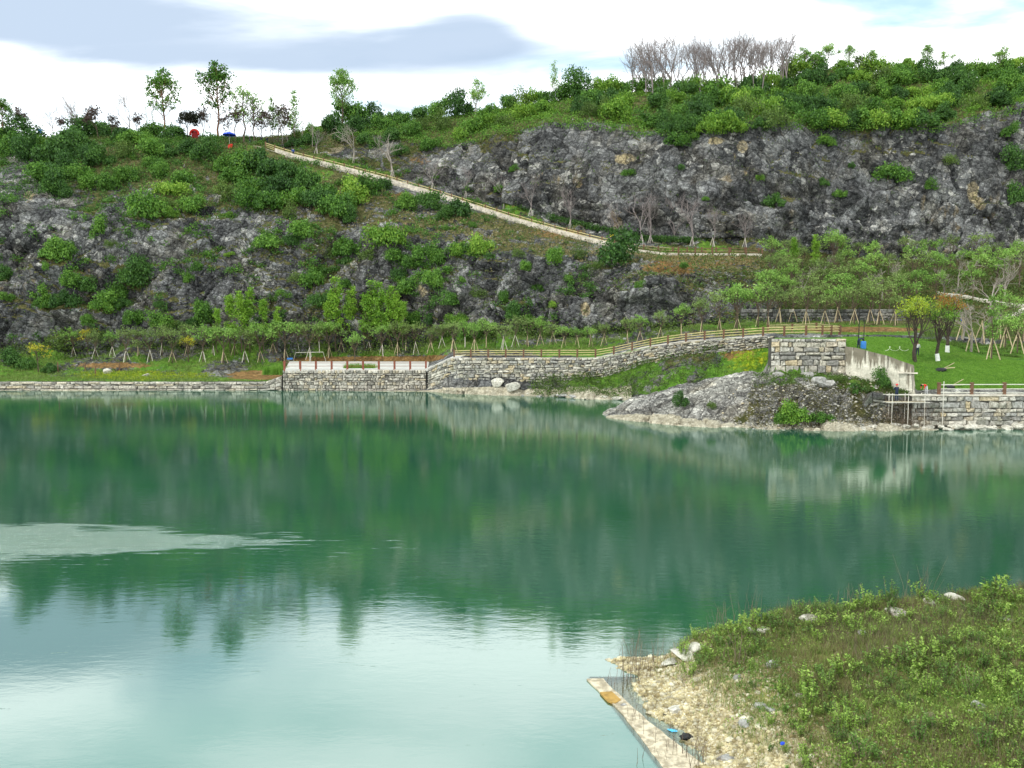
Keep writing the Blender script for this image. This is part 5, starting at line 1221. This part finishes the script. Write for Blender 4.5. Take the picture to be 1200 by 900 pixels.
while len(wl_) < 280 and tries < 4000:
    tries += 1
    y_ = 14.2+10.4*random.random(); x_ = random.uniform(4.5, .66*y_+.8)
    u_ = upos(x_, y_); nn = fbm(np.array([[x_*.55, y_*.55, 0]]), 3, 71)[0]
    dens = smst(u_, .9, 3.2)*smst(nn, -.4, .25)
    if random.random() > dens or any((x_-a_[0])**2+(y_-a_[1])**2 < .09 for a_ in wl_): continue
    wl_.append((x_, y_))
rowsW = {}
for (x_, y_) in wl_:
    z_ = nz(x_, y_); p_ = (x_, y_, z_-.02); s_ = random.uniform(.55, 1.25)*(.8 if random.random() < .3 else 1)
    sm, lmesh = WEED[random.randrange(10)]
    e = ob('weed_plant', None, cat='plant', loc=p_, rz=random.uniform(0, 6.28), sc=s_); e.empty_display_size = .1
    ob('stem', sm, e); ob('leaves', lmesh, e)
    b = min(13, max(0, int((y_-14.2)/.75))); px = float(proj(np.array(p_))[0][0])
    half = 0 if x_ < .48*y_ else 1
    rowsW.setdefault((b, half), []).append((px, e, 'tall' if s_ > 1.05 else ('short' if s_ < .75 else 'leafy')))
for (b, half), l_ in rowsW.items():
    label_row(l_, 'green weed', f'in the {["lowest", "second", "third", "fourth", "fifth", "sixth", "seventh", "eighth", "ninth", "tenth", "eleventh", "twelfth", "thirteenth", "topmost"][b]} {"left" if half == 0 else "right"} near bank band', 'leafy weeds on the near bank')
def near_pts(umin, umax, ncut=-.2, seed=3):
    buf = []
    def fill():
        y_ = 13.8+11.2*rng.random(6000); x_ = rng.uniform(3.4, 18.5, 6000); u_ = upos(x_, y_)
        nn = fbm(np.stack([x_*.6, y_*.6, x_*0], 1), 3, seed)
        ok = (rng.random(6000) < smst(u_, umin, umax)*smst(nn, ncut-.2, ncut+.3)) & (x_ < .68*y_+1.2)
        for a_, b2 in zip(x_[ok], y_[ok]):
            z_ = nz(a_, b2)
            if z_ > .03: buf.append(np.array([a_, b2, z_]))
    def f():
        if not buf: fill()
        return buf.pop()
    return f
scatter_stuff('bank_grass', M['near_green'], near_pts(.6, 2.4, -.3, 4), 5200, .016, .2, 9, 'low green grass covering the near bank', True)
scatter_stuff('dead_grass', M['near_dry'], near_pts(.8, 3.2, -.3, 5), 4200, .013, .22, 10, 'brown dead grass among the weeds of the near bank', True)
scatter_stuff('small_weeds', M['weed'], near_pts(1.0, 3., -.1, 6), 6500, .042, .13, 10, 'small low leafy weeds covering the near bank')
scatter_stuff('small_weeds_deep', M['weed_d'], near_pts(1.2, 3.6, -.1, 8), 3000, .05, .17, 9, 'small deep green weeds covering the near bank')
scatter_stuff('brown_twigs', M['twig'], near_pts(2.4, 6, -.1, 9), 2200, .008, .4, 6, 'thin brown dead stems standing on the near bank', True)
def far_bank():
    for _ in range(50):
        a_, b2 = random.uniform(12, 44), random.uniform(6, 25)
        if a_ > .66*b2+.6: return np.array([a_, b2, nz(a_, b2)])
scatter_stuff('outer_bank_grass', M['near_green'], far_bank, 5000, .03, .3, 10, 'rough green grass on the outer part of the near bank', True)
scatter_stuff('outer_bank_weeds', M['weed_d'], far_bank, 3000, .07, .25, 12, 'leafy weeds on the outer part of the near bank')
# dry reeds and stalks
def stalks(name, px, py, n, h, label, cat='reeds', spread=.3, mat='twig', z=None):
    p_ = atz(px, py, 0.) if z is None else atz(px, py, z); zz = max(nz(p_[0], p_[1]), -.3); mb = MB()
    for k in range(n):
        b0 = np.array([random.gauss(0, spread), random.gauss(0, spread), 0]); hh = h*random.uniform(.5, 1.15); ln = np.array([random.gauss(0, .16), random.gauss(0, .16), 0])*hh
        e_ = b0+ln+np.array([0, 0, hh]); mb.tube([b0, (b0+e_)/2-ln*.15, e_], [.007, .006, .003], 3, cap=False)
        if random.random() < .5:
            f = random.uniform(.4, .8); q_ = b0*(1-f)+e_*f; mb.tube([q_, q_+np.array([random.gauss(0, .1), random.gauss(0, .1), .14])*hh], [.004, .002], 3, cap=False)
    return ob(name, mb.mesh(name, M[mat]), label=label, cat=cat, loc=(p_[0], p_[1], zz))
RL = []
for px, py, n, h, lb in [(745, 792, 30, .95, 'thickest dry reed clump at the tip of the near bank'), (760, 785, 22, .9, 'dry reed clump right beside the pale rock at the tip'),
                         (733, 800, 14, .7, 'thin reed clump left of the tip standing in the water'), (745, 838, 9, .6, 'sparse dark twigs in the water over the upper slab'),
                         (766, 850, 8, .6, 'sparse twigs in the water beside the blue plastic'), (785, 872, 12, .75, 'brown reeds in the water over the lower slab'),
                         (806, 884, 14, .8, 'reddish brown reeds at the water beside the black bag'), (820, 897, 14, .75, 'lowest brown reeds at the bottom shore'), (772, 893, 8, .6, 'thin twigs in the water at the bottom edge')]:
    RL.append(stalks('dry_reeds', px, py, n, h, lb))
for px, py, z, h, lb in [(845, 742, .7, 1.2, 'tall reddish dead shrub on the left of the bank crest'), (880, 728, .9, 1.5, 'tallest dead shrub on the bank crest'), (1000, 716, 1.4, 1.2, 'dead shrub in the middle of the bank crest'), (1075, 706, 1.7, 1.6, 'dead shrub on the right of the bank crest'), (865, 775, .9, .9, 'dead stalks on the gravel edge of the weeds')]:
    stalks('dead_shrub', px, py, 22, h, lb, 'shrub', .22, z=z)
for px, py, z, s_, lb in [(878, 742, .9, 1.3, 'upright leafy weed at the left of the bank crest'), (905, 735, 1.0, .9, 'small round leafy weed on the bank crest'), (1155, 700, 1.9, 1.6, 'lone tall yellow-green weed on the right bank crest'), (1010, 726, 1.4, 1.1, 'feathery weed on the bank crest')]:
    p_ = atz(px, py, z); e = ob('weed_plant', None, cat='plant', loc=(p_[0], min(p_[1], 24.2), nz(p_[0], min(p_[1], 24.2))-.02), sc=s_, label=lb, group='weeds on the bank crest'); sm, lmesh = WEED[1]; ob('stem', sm, e); ob('leaves', lmesh, e)
# submerged concrete slab
def slab():
    yy = [797, 812, 828, 852, 875, 899, 960]; xl = [688, 703, 721, 741, 758, 777, 822]; xr = [708, 721, 738, 767, 797, 827, 900]
    n = 28; V = []; Fc = []
    for i in range(n):
        y_ = 797+163*i/(n-1); l_ = atz(np.interp(y_, yy, xl)+random.uniform(-.8, .8), y_, 0); r_ = atz(np.interp(y_, yy, xr)+random.uniform(-1.5, 1.5), y_, 0); z = .045-.036*smst(i/(n-1), .1, .5)
        V += [(l_[0], l_[1], z), (r_[0], r_[1], z+.01), (r_[0], r_[1], z-.35), (l_[0], l_[1], z-.35)]
    for i in range(n-1):
        for k in range(4): Fc.append((i*4+k, (i+1)*4+k, (i+1)*4+(k+1) % 4, i*4+(k+1) % 4))
    Fc += [(0, 1, 2, 3), ((n-1)*4+3, (n-1)*4+2, (n-1)*4+1, (n-1)*4)]
    o = ob('concrete_slab', mesh_np('concrete_slab', V, Fc, M['slab']), label='long narrow beige concrete slab lying in the shallow water by the bank', cat='slab')
    mud = plain('mud', (.36, .22, .06), .9, .3, 6); pp = [atz(703, 811, .06), atz(717, 810, .06), atz(728, 820, .06), atz(721, 824, .06), atz(712, 821, .06)]
    top = [tuple(p_) for p_ in pp]; lo = [(p_[0], p_[1], p_[2]-.05) for p_ in pp]
    ob('mud_patch', mesh_np('mud_patch', top+lo, [(0, 4, 3, 2, 1)]+[(k, (k+1) % 5, (k+1) % 5+5, k+5) for k in range(5)], mud), o)
    p_ = atz(731, 826, .05); ob('boulder', random.choice(RK), label='small brown stone lying on the slab beside the mud', cat='stone', loc=p_, sc=(.1, .07, .06))
slab()
# blue plastic and black bag
def crumpled(name, px, py, z, sz, mat, label, cat):
    import bmesh
    bm = bmesh.new(); bmesh.ops.create_icosphere(bm, subdivisions=3, radius=1.)
    for v in bm.verts:
        c_ = np.array(v.co); c_ = c_*(1+.45*vnoise(c_[None]*2.7+px, 4)[0]); v.co = (c_[0]*sz[0], c_[1]*sz[1], c_[2]*sz[2])
    me_ = bpy.data.meshes.new(name); bm.to_mesh(me_); bm.free(); me_.materials.append(mat); p_ = atz(px, py, z)
    return ob(name, me_, label=label, cat=cat, loc=p_, rz=random.uniform(-.5, .5))
crumpled('plastic_sheet', 788, 856, .02, (.11, .05, .025), M['cyan'], 'light blue plastic scrap floating by the gravel shore', 'plastic')
crumpled('trash_bag', 804, 864, .05, (.15, .1, .08), M['black'], 'black bag lying at the gravel waterline', 'bag')
crumpled('trash_bag', 779, 838, .04, (.09, .07, .05), M['black'], 'small dark lump at the waterline above the blue plastic', 'bag')
crumpled('bottle', 917, 871, 1.2, (.05, .04, .03), M['blue'], 'tiny blue scrap on the gravel right of the bags', 'plastic')

# ------------------------------------------------------------------ people
def person(loc, rz, pose, shirt, trousers, label, hat=None, sc=1., name='person'):
    me_ = bpy.data.meshes.new('tmp')
    J = {'pel': (0, 0, .95, .14), 'wai': (0, 0, 1.1, .125), 'che': (0, 0, 1.32, .15), 'nek': (0, 0, 1.5, .055), 'hea': (0, 0, 1.6, .085), 'top': (0, 0, 1.7, .075),
         'shL': (-.18, 0, 1.42, .065), 'elL': (-.25, .02, 1.15, .045), 'haL': (-.25, -.08, .9, .035), 'shR': (.18, 0, 1.42, .065), 'elR': (.25, .02, 1.15, .045), 'haR': (.25, -.08, .9, .035),
         'hiL': (-.09, 0, .9, .09), 'knL': (-.11, 0, .5, .065), 'anL': (-.12, .02, .09, .045), 'toL': (-.13, -.14, .04, .04), 'hiR': (.09, 0, .9, .09), 'knR': (.11, 0, .5, .065), 'anR': (.12, .02, .09, .045), 'toR': (.13, -.14, .04, .04)}
    if pose == 'bend':
        for k, v in {'wai': (0, -.08, 1.05, .125), 'che': (0, -.32, 1.12, .15), 'nek': (0, -.5, 1.12, .055), 'hea': (0, -.6, 1.08, .085), 'top': (0, -.69, 1.04, .075), 'shL': (-.18, -.4, 1.12, .065), 'elL': (-.22, -.45, .85, .045), 'haL': (-.15, -.55, .62, .035), 'shR': (.18, -.4, 1.12, .065), 'elR': (.22, -.45, .85, .045), 'haR': (.15, -.55, .62, .035)}.items(): J[k] = v
    if pose == 'work':
        J['elL'] = (-.24, -.12, 1.2, .045); J['haL'] = (-.16, -.34, 1.15, .035); J['elR'] = (.24, -.12, 1.2, .045); J['haR'] = (.14, -.34, 1.1, .035)
    if pose == 'walk':
        J['knL'] = (-.1, -.15, .5, .065); J['anL'] = (-.1, -.2, .1, .045); J['toL'] = (-.1, -.34, .05, .04); J['knR'] = (.1, .08, .5, .065); J['anR'] = (.1, .26, .12, .045); J['toR'] = (.1, .16, .04, .04)
    nm = list(J); E = [('pel', 'wai'), ('wai', 'che'), ('che', 'nek'), ('nek', 'hea'), ('hea', 'top'), ('che', 'shL'), ('shL', 'elL'), ('elL', 'haL'), ('che', 'shR'), ('shR', 'elR'), ('elR', 'haR'), ('pel', 'hiL'), ('hiL', 'knL'), ('knL', 'anL'), ('anL', 'toL'), ('pel', 'hiR'), ('hiR', 'knR'), ('knR', 'anR'), ('anR', 'toR')]
    me_.from_pydata([J[k][:3] for k in nm], [(nm.index(a_), nm.index(b2)) for a_, b2 in E], []); me_.update()
    o = bpy.data.objects.new('tmp', me_); COL.objects.link(o)
    o.modifiers.new('s', 'SKIN'); o.modifiers.new('ss', 'SUBSURF').levels = 1
    for i, k in enumerate(nm): me_.skin_vertices[0].data[i].radius = (J[k][3], J[k][3])
    me_.skin_vertices[0].data[0].use_root = True
    dg = bpy.context.evaluated_depsgraph_get(); body = bpy.data.meshes.new_from_object(o.evaluated_get(dg)); bpy.data.objects.remove(o)
    body.name = 'person'; body.materials.clear()
    for m_ in (M[shirt], M[trousers], M['skin'], M['black']): body.materials.append(m_)
    cen = {k: np.array(J[k][:3]) for k in nm}
    grp = {'pel': 1, 'wai': 0, 'che': 0, 'nek': 2, 'hea': 2, 'top': 2, 'shL': 0, 'elL': 0, 'haL': 2, 'shR': 0, 'elR': 0, 'haR': 2, 'hiL': 1, 'knL': 1, 'anL': 1, 'toL': 3, 'hiR': 1, 'knR': 1, 'anR': 1, 'toR': 3}
    keys_ = list(cen); arr = np.array([cen[k] for k in keys_])
    for pl_ in body.polygons:
        c_ = np.array(pl_.center); pl_.material_index = grp[keys_[int(np.argmin(((arr-c_)**2).sum(1)))]]; pl_.use_smooth = True
    e = ob(name, body, label=label, cat='person', loc=loc, rz=rz, sc=sc)
    import bmesh
    bm = bmesh.new(); bmesh.ops.create_uvsphere(bm, u_segments=14, v_segments=8, radius=.135 if hat else .115)
    hd = cen['hea']*.4+cen['top']*.6; up_ = unit(cen['top']-cen['hea'])
    for v in list(bm.verts):
        if v.co.z < -.02: v.co.z = -.02
    for v in bm.verts:
        q_ = Vector((0, 0, 1)).rotation_difference(Vector(up_)); v.co = q_ @ v.co + Vector(hd)
    hm = bpy.data.meshes.new('helmet' if hat else 'hair'); bm.to_mesh(hm); bm.free(); hm.materials.append(M[hat or 'hair']); ob('helmet' if hat else 'hair', hm, e)
    return e
# scaffold under the concrete wall
s0 = at(1043, 471.5, 80.6); SZ = s0[2]; sx0 = s0[0]; sx1 = at(1086, 471.5, 80.6)[0]
sc_e = ob('scaffold', None, loc=(sx0, 80.6, 0), label='thin pipe scaffold with plank standing at the dry stone stack', cat='scaffold')
for k, f in enumerate((.06, .5, .95)):
    for y_ in (0, .7):
        mb = MB(); mb.tube([(f*(sx1-sx0), y_, -.2), (f*(sx1-sx0), y_, SZ+.9)], .035, 6); ob('upright', mb.mesh('upright', M['steel']), sc_e)
for zz in (SZ-.03, SZ+.75):
    for y_ in (-.04, .74):
        mb = MB(); mb.tube([(-.4, y_, zz), (sx1-sx0+.3, y_, zz)], .035, 6); ob('ledger', mb.mesh('ledger', M['steel']), sc_e)
mb = MB(); mb.box(((sx1-sx0)*.45, .35, SZ+.04), ((sx1-sx0)*1.05, .5, .05)); ob('plank', mb.mesh('plank', M['plank']), sc_e)
mb = MB(); mb.tube([(at(1104.6, 490, 80.7)[0], 80.7, .3), (at(1104.6, 490, 80.7)[0], 80.7, at(1104, 447, 80.7)[2])], .04, 6); ob('standing_pipe', mb.mesh('standing_pipe', M['steel']), label='single tall pipe standing against the shore wall by the fence', cat='pipe')
person((at(1050.5, 471, 80.95)[0], 80.95, SZ+.07), R(10)+math.pi, 'work', 'navy', 'navy', 'worker in dark clothes and red helmet standing on the scaffold', 'helmet')
px_p = at(1084, 462, 82.6); person((px_p[0], 82.4, gz(px_p[0], 82.4)), R(-70), 'bend', 'red', 'white_cloth', 'worker in red top bending over behind the shore wall', None)
p_ = ground(1075, 417); person(p_, R(150), 'stand', 'white_cloth', 'navy', 'person in white top and dark trousers behind the widest lawn tree')
p_ = ground(1112, 383) ; person(ground(1126, 384), 1., 'stand', 'denim', 'navy', 'distant person in blue on the rough slope beside the lawn trees')
p_ = ground(1006, 408); person(p_, 2., 'bend', 'navy', 'navy', 'person in black crouching behind the concrete wall by the blue barrel')
# crest people
def at_crest(px, py): return ground(px, py)
lp = keyline(R7, 342, 343, 1.2, 2)[0]; person((lp[0], lp[1], lp[2]+.2), .4, 'walk', 'denim', 'navy', 'person in blue walking on the upper part of the sloping path', None, 1.35)
lst = []
for px, py in [(293, 168), (306, 168), (313, 169)]:
    p_ = ground(px, py); lst.append((px, person(p_, random.uniform(0, 6), 'stand', 'navy', 'navy', None, None, 1.1), ''))
label_row(lst, 'person in dark clothes', 'at path top near blue parasol', 'people at the top of the path')
# umbrellas
def parasol(px, py, wpx, mat, label, hgt=2.4):
    p_ = ground(px, py); Rr = wpx*p_[1]/F/2; e = ob('parasol', None, label=label, cat='parasol', loc=p_, group='parasols on the left ridge')
    mb = MB(); mb.tube([(0, 0, -.2), (0, 0, hgt+.55)], .04, 6); ob('pole', mb.mesh('pole', M['steel']), e)
    V = [(0, 0, hgt+.6)]; Fc = []; n = 16
    for ring, (rr, zz) in enumerate([(.35, .5), (.7, .3), (1., 0), (1.0, -.18)]):
        for k in range(n):
            a_ = 6.283*k/n; q_ = rr*(1 if k % 2 == 0 else .96); V.append((math.cos(a_)*Rr*q_, math.sin(a_)*Rr*q_, hgt+zz))
    for k in range(n): Fc.append((0, 1+k, 1+(k+1) % n))
    for r_ in range(3):
        for k in range(n): Fc.append((1+r_*n+k, 1+(r_+1)*n+k, 1+(r_+1)*n+(k+1) % n, 1+r_*n+(k+1) % n))
    ob('canopy', mesh_np('canopy', V, Fc, mat), e)
parasol(269, 170, 15, M['blue'], 'blue parasol at the top of the path on the left ridge', 2.6)
# red arched canopy
p_ = ground(228, 161); p_[2] += .3; e = ob('arched_tent', None, sc=1.05, label='small red arched canopy on the left ridge below the dark round tree', cat='tent', loc=p_)
mb = MB(); mb.tube([(math.cos(a_)*1.05, 0, 1.0+math.sin(a_)*1.0) for a_ in np.linspace(-.3, math.pi+.3, 14)], .3, 8); ob('arch', mb.mesh('arch', M['red'], True), e)
mb = MB(); mb.box((0, .35, .9), (1.6, .08, 1.7)); ob('back_panel', mb.mesh('back_panel', plain('dark_red', (.3, .02, .02))), e)
p_ = ground(270, 174); mb = MB(); mb.box((0, 0, .35), (.9, .7, .7)); mb.box((0, .3, .9), (.9, .08, .5)); ob('chair', mb.mesh('chair', M['red']), label='small red chair under the blue parasol', cat='chair', loc=p_)
p_ = ground(47, 160); e = ob('sign_board', None, label='small blue board on a post on the far left ridge', cat='sign', loc=p_)
mb = MB(); mb.box((0, 0, 1.9), (1.1, .08, 1.0)); ob('board', mb.mesh('board', M['blue2']), e)
mb = MB(); mb.tube([(0, .08, 0), (0, .08, 1.9)], .04, 6); ob('post', mb.mesh('post', M['steel']), e)
p_ = ground(717, 284); e = ob('sign_board', None, label='small yellow sign board at the hedge behind the path fence', cat='sign', loc=p_)
mb = MB(); mb.box((0, 0, 1.35), (.8, .06, .5)); ob('board', mb.mesh('board', M['yellow']), e)
mb = MB(); mb.tube([(0, .08, 0), (0, .08, 1.4)], .035, 6); ob('post', mb.mesh('post', M['post_brown']), e)
# blue barrel, poles, hose, heaps
p_ = ground(1011.5, 409); mb = MB(); mb.tube([(0, 0, 0), (0, 0, .1), (0, 0, .45), (0, 0, .8), (0, 0, .88)], [.27, .3, .31, .3, .27], 14); ob('barrel', mb.mesh('barrel', M['blue2']), label='blue plastic barrel at the top of the concrete wall', cat='barrel', loc=p_)
for px, lb, top in [(1006, 'left and taller of two slim dark poles behind the concrete wall', 361), (1012, 'right and shorter of two slim dark poles beside the blue barrel', 376)]:
    p_ = ground(px, 405); h = at(px, top, p_[1])[2]-p_[2]; mb = MB(); mb.tube([(0, 0, -.2), (0, 0, h)], [.06, .04], 6); mb.box((0, 0, h), (.18, .18, .1)); ob('slim_pole', mb.mesh('slim_pole', M['black']), label=lb, cat='pole', loc=p_)
hp = [ground(1037+a_*4.2+2.6*math.sin(a_*2.3), 409.5+2.6*math.cos(a_*2.3)) for a_ in np.linspace(0, 6, 48)]
mb = MB(); mb.tube([p_+np.array([0, 0, .1]) for p_ in hp], .032, 5); ob('hose', mb.mesh('hose', M['hose']), label='pale curled hose lying on the lawn behind the concrete wall', cat='hose')
p_ = ground(1102, 434); 
def heap(px, py, lb, w_):
    p_ = ground(px, py); mb = MB(); e = ob('debris_heap', None, label=lb, cat='heap', loc=p_, group='dark heaps on the lawn')
    me_ = rock_mesh(int(px), M['black'], 2, .5); ob('dark_lump', me_, e, sc=w_)
    mb.tube([(0, 0, .2), (w_*2.2, .2, .3)], .06, 5); mb.tube([(.2, .1, .1), (w_*1.8, -.3, .9)], .04, 5); ob('branch', mb.mesh('branch', M['pole_tan']), e)
heap(1102, 434, 'dark heap with a stick in the middle of the lawn', .8); heap(1112, 454, 'dark heap with sticks behind the white rail fence', .75)
# stumps / posts on the terrace, left
lst = []
for px, py, h in [(112, 441, 12), (68, 436, 12), (100, 434, 8), (140, 434, 8)]:
    p_ = ground(px, py); H = h*p_[1]/F; mb = MB(); mb.tube([(0, 0, -.1), (.02, 0, H)], [.11, .09], 7); lst.append((px, ob('wooden_post', mb.mesh('wooden_post', M['post_brown']), cat='post', loc=p_), 'dark' if px == 112 else 'short'))
label_row(lst, 'wooden post', 'on the grass of the left terrace', 'posts on the left terrace')
# purple swing-like frame beside platform
p_ = ground(357, 426); e = ob('play_frame', None, label='low white wooden frame with a blue seat behind the platform', cat='frame', loc=p_)
mb = MB(); mb.tube([(-2.2, 0, 0), (-1.6, 0, 2.), (3.4, 0, 2.1), (4, 0, 0)], .045, 6); mb.tube([(1, .4, 0), (1, 0, 2.05), (1, -.5, 0)], .06, 6); ob('frame', mb.mesh('frame', M['pole_white']), e)
mb = MB(); mb.box((-2.6, -.3, .9), (1., .5, .3), .3); ob('seat', mb.mesh('seat', M['blue2']), e)

# ------------------------------------------------------------------ render settings
scene.view_settings.view_transform = 'Standard'; scene.view_settings.look = 'None'
scene.view_settings.gamma = 1; scene.view_settings.use_curve_mapping = False
scene.view_settings.exposure = 0.33
scene.render.engine = 'CYCLES'
scene.cycles.max_bounces = 4; scene.cycles.diffuse_bounces = 2; scene.cycles.glossy_bounces = 2; scene.cycles.transmission_bounces = 2; scene.cycles.transparent_max_bounces = 8

import re
for o_ in bpy.data.objects:
    if not o_.parent and 'label' in o_ and len(re.split(r'[\s\-]+', o_['label'])) > 16: print('LONG', o_.name, o_['label'])
